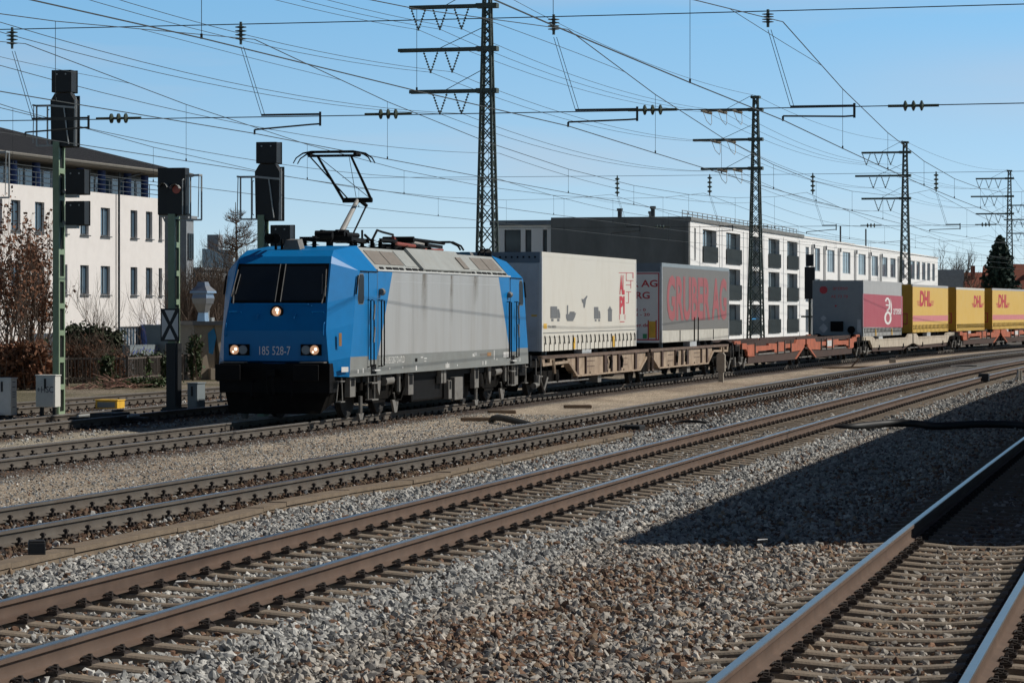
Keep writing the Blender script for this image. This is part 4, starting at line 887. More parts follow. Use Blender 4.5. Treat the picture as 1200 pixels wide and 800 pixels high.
# white trailer behind the locomotive
t1, f1 = trailer(18.9+1.60, 'white curtain sided trailer with red emblem and grey pictograms behind the locomotive', 13.53, dict(side='cur_white', low='cur_white', front='bulk_blue', head='header', rail='cur_white'), straps=22, top=4.03, frame='pale')
sq = lambda x: 580+x*.3
sy = lambda y: 230+y*.3
def zp(L_): return [(sq(a), sy(b)) for a,b in L_]
icons = [
 [(217,430),(243,430),(243,476),(217,476)], [(244,440),(250,440),(255,460),(255,476),(244,476)], [(220,478),(229,478),(229,488),(220,488)], [(243,478),(252,478),(252,488),(243,488)],
 [(277,460),(290,460),(290,455),(317,455),(313,470),(305,487),(283,487),(278,476)], [(281,425),(286,425),(286,460),(281,460)], [(292,450),(311,450),(311,456),(292,456)],
 [(338,400),(346,402),(358,388),(362,390),(356,404),(354,418),(351,436),(346,434),(345,418),(340,412)],
 [(387,432),(404,432),(404,478),(387,478)], [(405,446),(410,448),(412,462),(412,478),(405,478)], [(390,480),(397,480),(397,488),(390,488)], [(404,480),(410,480),(410,488),(404,488)],
 [(442,444),(457,444),(457,488),(442,488)], [(439,446),(449,428),(459,446)]]
flat(t1, 'pictogram', [at_px(t1, zp(q)) for q in icons], M['grey_print'])
for (s_, y0, y1) in (('AL', 383, 308), ('PI', 460, 390)):
    side_text(t1, s_, M['red_print'], sq(487), sy(y0), sq(507), sy(y1), bold=.045)
ol = []
for (x0,y0,x1,y1) in ((484,298,540,300),(538,298,541,320),(512,328,541,330),(512,300,514,330),(512,345,532,347),(530,330,532,360),(512,372,532,374),(512,415,522,417),(521,374,523,416),(488,488,506,491),(486,462,488,482),(507,462,509,482)): ol.append(at_px(t1, zp([(x0,y0),(x1,y0),(x1,y1),(x0,y1)])))
flat(t1, 'emblem_outline', ol, M['red_print'])
flat(t1, 'yellow_plate', [at_px(t1, zp([(190,497),(203,497),(203,517),(190,517)]))], M['yellow'])
side_text(t1, 'TN 8803', M['grey_print'], sq(207), sy(514), sq(239), sy(504))
flat(t1, 'curtain_seam', [at_px(t1, zp([(188,533),(555,519),(555,521.5),(188,536)]))], M['grey_print'])
mb = MB(True)
for k in range(14): mb.lathe((-.012,-1.1+k*.168,3.88),(-1,0,0),[(0,.03),(.012,.03)],8)
mb.build('rivet', M['black'], f1)
mb = MB(True); mb.box(-.03,.0,.82,1.16,1.28,3.70); mb.box(-.02,0,-1.1,.60,1.35,3.55); mb.build('wall_panel', M['bulk_blue'], f1)
mb = MB(True); mb.box(-.034,-.03,.98,1.14,2.22,2.27); mb.build('reflector', M['yellow'], f1)
# grey trailer with the big red name
t2, f2 = trailer(18.9+19.5, 'grey curtain trailer with the faded red company name in tall letters', 13.3, dict(side='cur_grey', low='board_white', front='white', head='header', rail='bulk_dark'), straps=0, top=4.0, bot=1.30, roofm='bulk_dark', tags=())
side_text(t2, 'GRUBER AG', M['faded_red'], sq(672), sy(487), sq(905), sy(322), bold=.035)
for (s_, v0, v1, z0, z1, m) in (('GRUBER AG',-1.05,1.13,3.18,3.42,'red_print'),('RG',.38,.86,2.78,3.02,'red_print'),('2 - 0',.36,.72,2.36,2.46,'red_print'),('2 - 20',.36,.86,2.20,2.30,'red_print'),('ag.de',.36,.84,1.80,1.95,'red_print')):
    text('lettering', s_, M[m], f2, (-.004,v0,z0), (0,1,0), (0,0,1), width=v1-v0, height=z1-z0, flip=True, bold=.02)
mb = MB(True); mb.box(-.006,0,.83,1.06,1.46,2.02); mb.build('reflector', M['yellow'], f2)
mb = MB(True)
for (a,b,c,d) in ((.79,.83,1.42,2.06),(1.06,1.10,1.42,2.06),(-1.18,1.18,1.38,1.42),(-1.18,1.18,3.62,3.66),(1.15,1.185,1.38,3.66)): mb.box(-.008,0,a,b,c,d)
mb.build('red_frame', M['red_print'], f2)
mb = MB(True); mb.box(-.006,0,.62,.76,1.44,1.60); mb.build('green_plate', M['green_print'], f2)
mb = MB(True); mb.box(-.006,0,.1,.46,1.42,1.72); mb.build('plate', M['alu'], f2)
mb = MB(True)
for u in (6.0,6.75): mb.beam((u,1.28,1.30),(u,1.28,2.15),.05,.02)
for u in (3.3,9.9): mb.beam((u,1.268,1.32),(u,1.268,1.70),.04,.02)
mb.build('curtain_strap', M['black'], t2)
# trailer with grey end wall and red panel
t3, f3 = trailer(87.3+.7, 'silver trailer with a red side panel, white emblem and dark grey end wall', 13.1, dict(side='cur_silver', low='cur_silver', front='bulk_dark', head='bulk_dark', rail='cur_silver'), straps=28, top=3.90, bot=1.08, frame='bulk_dark', roofm='cur_silver')
s3x = lambda x: 960+x*.1
s3y = lambda y: 340+y*.1
flat(t3, 'red_panel', [at_px(t3, [(s3x(512),s3y(40)),(s3x(978),s3y(70)),(s3x(978),s3y(436)),(s3x(512),s3y(432))])], M['cur_red'], v=1.2745)
def ring(root, cx, cy, rx, ry, w, name, m, n=20, a0=0, a1=360):
    polys = []
    for k in range(n):
        b0 = R(a0+(a1-a0)*k/n); b1 = R(a0+(a1-a0)*(k+1)/n)
        polys.append(at_px(root, [(cx+rx*math.cos(b0),cy+ry*math.sin(b0)),(cx+rx*math.cos(b1),cy+ry*math.sin(b1)),(cx+(rx-w)*math.cos(b1),cy+(ry-w*1.4)*math.sin(b1)),(cx+(rx-w)*math.cos(b0),cy+(ry-w*1.4)*math.sin(b0))]))
    return flat(root, name, polys, m, v=1.2775)
ring(t3, s3x(805), s3y(325), 4.2, 7.8, 1.9, 'emblem', M['white'])
ring(t3, s3x(800), s3y(165), 3.4, 8.0, 1.7, 'emblem', M['white'], a0=-150, a1=110)
flat(t3, 'emblem', [at_px(t3, [(s3x(835),s3y(85)),(s3x(850),s3y(170)),(s3x(852),s3y(260)),(s3x(835),s3y(330)),(s3x(838),s3y(240)),(s3x(838),s3y(150))]), at_px(t3, [(s3x(780),s3y(165)),(s3x(825),s3y(170)),(s3x(825),s3y(185)),(s3x(780),s3y(180))])], M['white'], v=1.2775)
side_text(t3, 'arcese', M['white'], s3x(870), s3y(285), s3x(960), s3y(215), bold=.01)
text('lettering', 'arcese', M['red_print'], f3, (-.004,-.25,3.42), (0,1,0), (0,0,1), width=.75, height=.14, flip=True)
text('lettering', 'AE 73 78', M['red_print'], f3, (-.004,-.35,3.02), (0,1,0), (0,0,1), width=.85, height=.14, flip=True)
mb = MB(True); mb.lathe((-.004,-.72,3.42),(-1,0,0),[(0,.2),(.004,.2)],16); mb.lathe((-.003,-.1,2.62),(-1,0,0),[(0,.05),(.01,.05)],8); mb.build('red_mark', M['red_print'], f3)
mb = MB(True); mb.box(-.12,0,-.35,.28,1.35,1.85); mb.lathe((-.02,.68,1.42),(-1,0,0),[(0,.2),(.1,.18)],12); mb.build('wall_fitting', M['black'], f3)
mb = MB(True); mb.prism([(-.01,-.72,1.75),(-.01,-.48,1.5),(-.01,-.72,1.25),(-.01,-.96,1.5)], (-.01,0,0)); mb.prism([(-.01,-.72,2.15),(-.01,-.56,2.0),(-.01,-.72,1.85),(-.01,-.88,2.0)], (-.01,0,0)); mb.build('placard', M['alu'], f3)
mb = MB(True); mb.box(-.02,0,.98,1.16,1.3,1.95); mb.build('wall_fitting', M['alu'], f3)
# yellow trailers
def yellow(S, L, label, top, bot, logo, band, top_rail):
    t, f = trailer(S, label, L, dict(side='cur_yellow', low='cur_yellow', front='yel_wall', head='yel_wall', rail=top_rail), straps=26, top=top, bot=bot, frame='yel_wall', roofm='cur_silver', tags=())
    if band: flat(t, 'pink_band', [[(.05,bot+.62),(L-.05,bot+.62),(L-.05,bot+.95),(.05,bot+.95)]], M['pink_band'], v=1.2745)
    x0,y0,x1,y1 = logo
    side_text(t, 'DHL', M['red_print'], x0+(x1-x0)*.17, y0, x1-(x1-x0)*.16, y1, bold=.045, shear=.12)
    st = []
    for k in range(3):
        yy = y0-(y0-y1)*(.30-.12*k)
        st += [at_px(t, [(x0+k*.4,yy),(x0+(x1-x0)*.24,yy),(x0+(x1-x0)*.24,yy-.9),(x0+k*.4,yy-.9)]), at_px(t, [(x1-(x1-x0)*.2,yy),(x1-k*.4,yy),(x1-k*.4,yy-.9),(x1-(x1-x0)*.2,yy-.9)])]
    flat(t, 'logo_stripe', st, M['red_print'], v=1.2775)
    mb = MB(True); mb.box(-.006,0,.70,1.0,1.62,2.25); mb.box(-.006,0,-.3,.4,2.62,2.68); mb.build('red_frame', M['red_print'], f)
    mb = MB(True); mb.box(-.008,-.006,.76,.94,1.68,2.19); mb.build('wall_panel', M['yel_wall'], f)
    return t
rx = lambda x: 1080+x/8
ry = lambda y: 320+y/8
yellow(87.3+17.75, 13.4, 'yellow trailer with red lettering next to the silver and red trailer', 3.84, 1.16, (1074.5,359,1094.5,341), [(1072,372.5),(1111,374),(1111,379),(1072,378)], 'cur_silver')
yellow(121.5+.1, 11.3, 'middle yellow trailer, plain yellow without a pink stripe, between its two yellow neighbours', 3.80, 1.14, (rx(470),ry(322),rx(582),ry(212)), None, 'cur_white')
yellow(121.5+14.57, 13.4, 'rightmost yellow trailer with a pink stripe under its red lettering', 3.85, 1.16, (rx(698),ry(325),rx(826),ry(202)), [(rx(684),ry(425)),(rx(932),ry(402)),(rx(932),ry(442)),(rx(684),ry(455))], 'cur_silver')
# ------------------------------------------------------------------ signals and lineside boxes
M.update(
 post_green=mat('post_green', (0.245,0.335,0.22), 0.6, var=0.1, scale=5, dirt=(0.15,0.17,0.12), dirt_amt=0.4),
 sig_black=mat('signal_black', (0.012,0.013,0.014), 0.55, var=0.15), galv=mat('galvanised', (0.36,0.37,0.36), 0.5, 0.2, var=0.12, scale=6),
 box_white=mat('box_white', (0.66,0.66,0.62), 0.6, var=0.06, dirt=(0.4,0.38,0.33), dirt_amt=0.4), scrawl=mat('scrawl', (0.03,0.03,0.05), 0.7),
 concrete=mat('concrete', (0.36,0.33,0.28), 0.9, var=0.15, scale=4, bump=0.2, dirt=(0.2,0.17,0.13), dirt_amt=0.5),
 trough=mat('trough_concrete', (0.20,0.152,0.105), 0.9, var=0.2, scale=5, bump=0.3, dirt=(0.15,0.11,0.08), dirt_amt=0.5),
 wood=mat('wood', (0.17,0.12,0.08), 0.85, var=0.25, scale=6, bump=0.3), rubber=mat('black_rubber', (0.012,0.012,0.012), 0.6),
 box_grey=mat('box_grey', (0.20,0.235,0.25), 0.6, var=0.08),
)
def sig_frame(pos):
    """local x along the track (away), y to the far side"""
    ln = LN['T5']; p, t, n = ln.frame(ln.S_of_d(pos[1])); return (pos[0],pos[1],-.22), math.atan2(t.y,t.x)
def cage(mb, y, z0, z1, x=.18):
    for q in (y, y+(.28 if y > 0 else -.28)): mb.tube([(x,q,z0),(x,q,z1)], .022, 5)
    y2 = y+(.28 if y > 0 else -.28)
    mb.beam((x,y*.3,z1),(x,y2,z1),.06,.05); mb.beam((x,y*.3,z0),(x,y2,z0),.05,.04); mb.tube([(x-.2,y2,z1),(x-.2,y2+.02,z0+.05)], .012, 5); mb.beam((x,y2,z1),(x-.25,y2,z1),.04)
    mb.tube([(-.2,y*.75,z0+.1),(-.28,y*.75,z0+.12),(-.28,y*.75,z1-.12),(-.2,y*.75,z1-.1)], .015, 5)
def post(root, h, w=.16, dep=.42, nslot=None, z0=0.0):
    mb = MB(); mb.box(-dep/2,dep/2,w*.5-.03,w*.5,z0,h)      # far flange plate (channel web)
    mb.box(-dep/2,-dep/2+.07,-w*.5,w*.5-.03,z0,h); mb.box(dep/2-.07,dep/2,-w*.5,w*.5-.03,z0,h)
    n = int((h-z0)/.62)
    for k in range(n+1):
        z = z0+(h-z0-.12)*k/n; mb.box(-dep/2+.07,dep/2-.07,-w*.5,-w*.5+.02,z,z+.13)
    o = mb.build('post', M['post_green'], root)
    mb = MB(); mb.box(-dep/2+.07,dep/2-.07,-w*.5+.05,w*.5-.03,z0,h-.05); mb.build('post_core', M['sig_black'], o)
    mb = MB(); mb.box(-.35,.35,-.25,.25,-.3,.06); mb.build('foundation', M['concrete'], root)
    return o
def head(root, name, x0, x1, y0, y1, z0, z1, plate=0.0):
    mb = MB(); mb.box(x0,x1,y0,y1,z0,z1)
    if plate: mb.box(x1,x1+.03,y0-plate,y1+plate,z0-plate*.6,z1+plate*.6)
    o = mb.build(name, M['sig_black'], root, bevel=.015)
    mb = MB()
    for y in (y0+(y1-y0)*.28, y0+(y1-y0)*.72): mb.cyl((x0-.004,y,z1-.10),(x0-.012,y,z1-.10),.022,n=8)
    mb.build('bolt', M['galv'], o); return o
def main_signal(pos, label, zs):
    """tall signal seen from behind: box, main screen with climbing cage, lower boxes"""
    loc, a = sig_frame(pos); root = thing('railway_signal', label, 'signal', loc, a, 'main signals beside the tracks'); DY = -.15
    zt0, zt1, zm0, zm1 = [CH+(YH-y)/F*pos[1]-loc[2] for y in zs[:4]]
    post(root, zm0+.12)
    head(root, 'signal_head', -.20,.18,-.25+DY,.27+DY,zt0,zt1,.02)
    mb = MB(); mb.prism([(-.16,-.29,zm0),(-.16,.29,zm0),(-.16,.31,zm1-.18),(-.16,.2,zm1),(-.16,-.2,zm1),(-.16,-.31,zm1-.18)], (.30,0,0)); mb.box(.14,.19,-.33,.33,zm0-.02,zm1-.05)
    for z in (zm0+.35,zm0+.95): mb.tube([(.19,-.12,z+.12),(.42,-.12,z+.12)],.11,10)
    mb.v = [(a_2,b_2+DY,c_2) for a_2,b_2,c_2 in mb.v]; s = mb.build('signal_screen', M['sig_black'], root)
    mb = MB(); mb.tube([(-.2,-.18,zm0+.05),(-.2,-.05,zm1-.32)],.018,5); mb.beam((-.2,-.34,zm1-.36),(-.2,.30,zm1-.30),.05,.05); mb.tube([(-.18,-.36,zm0),(-.18,-.36,zm1-.1)],.02,5); mb.tube([(-.18,-.3,zm1-.05),(-.14,-.16,zm1+.06)],.015,5); mb.v = [(a_2,b_2+DY,c_2) for a_2,b_2,c_2 in mb.v]; mb.build('support_bar', M['galv'], s)
    mb = MB(); cage(mb, .24, zm0+.02, zm1-.30, -.15); mb.build('climbing_cage', M['galv'], root)
    for (y0_, y1_) in zs[4:]:
        a0 = CH+(YH-y1_)/F*pos[1]-loc[2]; a1 = CH+(YH-y0_)/F*pos[1]-loc[2]
        h_ = head(root, 'signal_head', -.14,.20,-.72,-.22,a0,a1,.02)
        mb = MB(); mb.beam((0,-.1,a0+.1),(0,-.3,a0-.06),.06); mb.box(-.1,.1,-.5,-.2,a0-.08,a0); mb.build('bracket', M['galv'], h_)
    return root
s1 = main_signal((-11.15,73.5), 'leftmost tall signal in the picture, its post rising behind the scrawled white box', [109,83,172,110,(199,228),(236,264)])
s3 = main_signal((-6.0,72.0), 'tall black signal rising right behind the locomotive cab roof', [192,167,258,193,(264,293)])
def dwarf_signal(pos, label, y_top, y_bot, board):
    loc, a = sig_frame(pos); root = thing('railway_signal', label, 'signal', loc, a); d = pos[1]
    Zp = lambda y: CH+(YH-y)/F*d-loc[2]
    post(root, Zp(y_bot)+.02, w=.17, dep=.40)
    mb = MB(); mb.box(-.16,.16,-.34,.36,Zp(y_bot),Zp(y_top)); s = mb.build('signal_screen', M['sig_black'], root, bevel=.015)
    for (v,z,m) in ((.18,Zp(221),'sig_black'),(-.12,Zp(222.5),'red_lens')):
        mb = MB(); mb.cyl((-.165,v,z),(-.175,v,z),.10,n=16); mb.build('lens', M[m], s)
        mb = MB()
        for k in range(8):
            b0 = R(10+20*k); b1 = R(30+20*k); c = lambda b,x: (x, v+.125*math.cos(b), z+.125*math.sin(b))
            mb.poly([c(b0,-.16),c(b1,-.16),c(b1,-.36),c(b0,-.36)])
        mb.build('hood', M['galv'], s)
    mb = MB(); cage(mb, -.42, Zp(y_bot)-.12, Zp(y_top)-.18, 0); mb.beam((0,-.4,Zp(y_bot)),(0,.36,Zp(y_bot)-.02),.06); mb.tube([(0,.3,Zp(y_bot)),(0,.05,Zp(y_bot)-.5)],.02,5); mb.build('climbing_cage', M['galv'], root)
    if board:
        z0, z1 = Zp(399.5), Zp(361.5); v0, v1 = .235, -.235; x = -.29
        mb = MB(); mb.box(x,x+.03,v1,v0,z0,z1); b = mb.build('board', M['sig_black'], root)
        W_, H_ = v0-v1, z1-z0; pt = lambda a_,b_: (x-.004, v0-a_*W_, z0+b_*H_)
        mb = MB()
        for tri in ([(.22,.95),(.78,.95),(.5,.60)],[(.22,.05),(.78,.05),(.5,.40)],[(.06,.88),(.40,.5),(.06,.12)],[(.94,.88),(.60,.5),(.94,.12)]): mb.poly([pt(*q) for q in tri])
        mb.build('board_field', M['white'], b)
        mb = MB(); mb.beam((x+.03,0,(z0+z1)/2),(-.18,0,(z0+z1)/2),.05); mb.box(-.235,.235,-.115,.115,0,z0-.05); mb.box(-.30,.30,-.2,.2,0,.28); mb.build('dark_lower_post', M['sig_black'], root)  # black box round the lower post, up to the board
    return root
s2 = dwarf_signal((-8.15,72.0), 'signal with the black and white crossed board on its post, left of the locomotive', 197, 252, True)
s4 = dwarf_signal((-12.78,72.0), 'signal cut off by the left edge, only its frame reaches into the picture', 170, 226, False)
def cabinet(pos, label, w, dep, z0, z1, face, side, name='distribution_box', legs=True):
    loc, a = sig_frame(pos); root = thing(name, label, 'cabinet', (pos[0],pos[1],-.22), a)
    mb = MB(); mb.box(-dep/2,dep/2,-w/2,w/2,z0,z1); mb.box(-dep/2-.02,dep/2+.02,-w/2-.02,w/2+.02,z1,z1+.03); body_ = mb.build('housing', M[face], root, bevel=.01)
    mb = MB(); mb.box(-dep/2-.012,-dep/2,-w/2+.03,w/2-.03,z0+.04,z1-.04); d_ = mb.build('door', M[face], root)
    mb = MB(); mb.box(-dep/2-.025,-dep/2-.012,-.02,.03,z1-.30,z1-.06) ; mb.build('handle', M['sig_black'], d_)
    mb = MB()
    for s in (-1,1): mb.beam((0,s*w*.32,-.1),(0,s*w*.32,z0),.08)
    mb.box(-.2,.2,-w*.45,w*.45,-.1,.06); mb.build('foot', M['sig_black'], root)
    return root, d_
k1, d1 = cabinet((-11.45,73.0), 'white box with scrawled letters at the foot of the leftmost tall signal', .50, .36, .27, 1.02, 'box_white', 'box_white')
k1.location = (*P(56.5,484,72.4).xy,-.22)
text('scrawl', '+HSC', M['scrawl'], d1, (-.19-.006,.21,.62), (0,-1,0), (0,0,1), width=.42, height=.15)
k2, d2 = cabinet((-12.6,72.6), 'pale box with small lettering at the left edge of the picture', .45, .36, .12, .98, 'box_white', 'box_white')
k2.location = (*G(6,492,-.22).xy,-.22)
mb = MB()
for k,z in enumerate((.9,.78,.66,.60,.54,.3)): mb.box(-.10,.08,-.229,-.227,z,z+.018)
mb.build('small_lettering', M['grey_print'], k2)
k3, d3 = cabinet((-7.6,72.3), 'grey cabinet standing right of the signal with the crossed board', .26, .62, .06, .78, 'box_grey', 'box_grey', legs=False)
k3.location = (*G(230,486,-.22).xy,-.22)
p_ = LN['T5'].near(72.3, 0); yb = thing('point_detector', 'yellow box with a dark label panel beside the rail', 'track box', (*G(129,476,-.10).xy,-.15), a_)
yb.rotation_euler.z = sig_frame((0,75))[1]
mb = MB(); mb.box(-.28,.28,-.30,.30,.0,.20); mb.box(-.3,.3,-.32,.32,.20,.23); yb1 = mb.build('housing', M['yellow'], yb, bevel=.01)
mb = MB(); mb.box(-.29,-.281,-.24,.24,.03,.17); mb.build('label_panel', M['box_grey'], yb1)
pm = thing('point_machine', 'low black machine bolted to the rail in front of the yellow box', 'track machine', (*G(128,492,-.10).xy,-.15), a_)
mb = MB(); mb.box(-.5,.6,-.28,.28,0,.22); mb.box(-.2,.2,-.9,.9,.05,.12); mb.box(.6,1.3,-.2,.2,.0,.16); mb.build('housing', M['sig_black'], pm, bevel=.02)
mb = MB(); mb.tube([(-.4,-.6,.15),(.3,-.6,.15)],.03,6); mb.tube([(-.4,.6,.15),(.3,.6,.15)],.03,6); mb.build('rod', M['galv'], pm)
# kilometre post, cable trough, ends and bits along the tracks
km = G(845,448,-.22); kp = thing('concrete_post', 'flat concrete post with a pointed head standing on the gravel beside the tan wagon', 'marker post', km, a_)
mb = MB(); mb.box(-.07,.07,-.09,.09,-.2,.42); mb.prism([(-.09,-.15,.40),(-.09,.15,.40),(-.09,.15,1.0),(-.09,.08,1.08),(-.09,-.08,1.08),(-.09,-.15,1.0)], (.18,0,0)); mb.build('post', M['concrete'], kp)
tpx = [(-60,677),(0,662),(75,645),(150,629.5),(240,611),(325,590.5),(400,575.5),(475,564.5),(560,545.5),(635,528.5),(700,515.5),(735,508)]
tp = [G(x,y,-.06) for x,y in tpx]
tr_root = thing('cable_trough', 'long brown concrete cable trough along the old track with the rusty ballast', 'cable trough', tp[0])
mb = MB(); mb_l = MB()
for i in range(len(tp)-1):
    n_ = max(1, int((tp[i+1]-tp[i]).length/1.0))
    for k in range(n_):
        a = tp[i].lerp(tp[i+1], k/n_)-tp[0]; b = tp[i].lerp(tp[i+1], (k+1)/n_-.012/((tp[i+1]-tp[i]).length/n_*n_))-tp[0]
        mb_l.beam(a+Vector((0,0,.0+rnd.uniform(-.008,.008))), b+Vector((0,0,rnd.uniform(-.008,.008))), .24+rnd.uniform(-.01,.01), .05)
    mb.beam(tp[i]-tp[0]+Vector((0,0,-.14)), tp[i+1]-tp[0]+Vector((0,0,-.14)), .20, .22)
mb.build('channel', M['trough'], tr_root); mb_l.build('lid_row', M['trough'], tr_root)
def block(name, label, cat, p, w, d_, h_, m, rz=0.0, extra=None):
    mb = MB(); mb.box(-w/2,w/2,-d_/2,d_/2,0,h_*.9); mb.prism([(-w/2,-d_/2,h_*.9),(w/2,-d_/2,h_*.9),(w*.46,-d_*.45,h_),(-w*.44,-d_*.45,h_)], (0,d_*.95,0))
    if extra: extra(mb)
    o = mb.build(name, m, bevel=.012); o.location = p; o.rotation_euler.z = rz; tag(o, label, cat); return o
block('rubber_block', 'small black block on the ballast at the end of the cable trough, lower left', 'block', G(43,656,-.10), .17, .16, .20, M['rubber'], .2)
block('cable_cover', 'flat black cover box at the right hand end of the cable trough', 'cover box', G(742,505,-.17), .62, .4, .13, M['rubber'], a_)
for (px,py,L_,lab) in ((677,478,.75,'short rusty plank on the gravel nearest the tan wagon'),(588,484.5,.72,'short dark plank on the gravel left of the other plank'),(562,493,.9,'dark timber next to the black hose on the gravel')):
    block('plank', lab, 'plank', G(px,py,-.22), L_*.45, .22, .09, M['wood'], 0.1).scale.x = 2.2
def hose(name, label, pts, r, cat='cable'):
    mb = MB(); P_ = [G(*q) for q in pts]; fine = []
    for i in range(len(P_)-1):
        p0 = P_[max(i-1,0)]; p1 = P_[i]; p2 = P_[i+1]; p3 = P_[min(i+2,len(P_)-1)]
        for k in range(6):
            t = k/6; fine.append(.5*((2*p1)+(-p0+p2)*t+(2*p0-5*p1+4*p2-p3)*t*t+(-p0+3*p1-3*p2+p3)*t**3))
    fine.append(P_[-1]); mb.tube(fine, r, 8); o = mb.build(name, M['rubber'], smooth=60); return tag(o, label, cat)
hose('black_hose', 'short thick black hose lying across the far rail of the old track', [(576,493,-.20),(580,489.5,-.12),(590,490,-.10),(605,493.5,-.14),(620,497.5,-.19)], .075, 'hose')
hose('black_cable', 'long thick black cable snaking over the ballast into the shadow at right', [(965,503,-.12),(1000,500,-.06),(1040,496,-.02),(1070,496,-.02),(1100,499,-.05),(1140,497,-.02),(1180,497,-.02),(1220,501,-.06)], .08)
hose('black_cable', 'thin black cable on the ballast between the two nearer double rails', [(780,496,-.14),(800,493.5,-.10),(820,494,-.10),(838,496,-.14)], .03)
hose('black_cable', 'thin dark cable on the ballast near the right edge, left of the rail box', [(1113,429.5,-.14),(1130,428,-.10),(1144,428.5,-.13)], .05)
jb = block('rail_box', 'small dark box clamped on the near rail at the right edge', 'track box', G(1153,447,-.05), .45, .35, .28, M['sig_black'], a_)
hose('black_cable', 'looped cable hanging from a peg beside the small rail box', [(1160,443.5,-.05),(1172,447.5,-.12),(1185,448,-.1),(1191,442,.05),(1193,436,.2)], .03)
mb = MB(); mb.tube([(0,0,-.1),(0,0,.42)],.05,8); mb.tube([(.12,.1,-.1),(.12,.1,.36)],.05,8); pg = mb.build('cable_peg', M['concrete']); pg.location = G(1193,446,-.15); tag(pg, 'pair of short pegs holding the looped cable', 'peg')
db = thing('rail_stick', 'crooked bit of dark branch on the gravel by the orange wagon', 'branch', G(995,431.5,-.20))
mb = MB(); mb.tube([(-1.2,0,.03),(.1,.1,.05),(1.4,.1,.06)],.05,6); mb.tube([(.1,.1,.05),(.45,.05,.42)],.035,6); mb.build('branch', M['wood'], db)
for k,(px,py) in enumerate(((1046,425),(1146.5,410.5))):
    block('stone_marker', ('pale low marker stone beside the far wagons, left one' if k==0 else 'pale low marker stone at the foot of the rightmost orange wagon'), 'stone', G(px,py,-.22), .3, .3, .22, M['concrete'])
# ------------------------------------------------------------------ platform and its roof, right of the nearest track (throw the big shadow)
M.update(roof_under=mat('canopy_grey', (0.13,0.125,0.12), 0.8), platform=mat('platform_paving', (0.30,0.28,0.26), 0.9, var=0.1))
L1 = LN['T1']
def strip(mb, s0, s1, o0, o1, z0, z1, m=0, step=6.0):
    S = np.linspace(s0, s1, max(2, int((s1-s0)/step)+1)); n = len(S); vs = []
    for q in S:
        p, t, nn = L1.frame(float(q))
        for (o_2, z) in ((o0,z0),(o1,z0),(o1,z1),(o0,z1)): v = p+nn*o_2; vs.append((v.x,v.y,z))
    fs = [(i*4+j,i*4+(j+1)%4,(i+1)*4+(j+1)%4,(i+1)*4+j) for i in range(n-1) for j in range(4)]+[(3,2,1,0),tuple((n-1)*4+j for j in range(4))]
    mb.add(vs, fs, m)
sA = L1.S_of_d(14); sB = L1.S_of_d(33.5); sC = L1.S_of_d(250)
mb = MB(); strip(mb, sA, sC, 1.68, 12, -.3, .48); tag(mb.build('platform', M['platform']), 'paved station platform edge beside the nearest track', 'platform', kind='structure')
cn = thing('platform_roof', 'flat grey roof over the platform beside the nearest track', 'platform roof', L1.near(60,5,0.48)); cl = Vector(cn.location)
def lower(mb): mb.v = [(a-cl.x,b-cl.y,c-cl.z) for a,b,c in mb.v]; return mb
mb = MB(); strip(mb, sB, sC, 1.30, 15.5, 4.42, 4.75); lower(mb).build('roof', M['roof_under'], cn)
for q in np.arange(sB+4, sC, 16):
    mb = MB(); p, t, nn = L1.frame(float(q)); c = p+nn*6; mb.cyl((c.x,c.y,.4),(c.x,c.y,4.45),.16,n=12); lower(mb).build('column', M['roof_under'], cn)
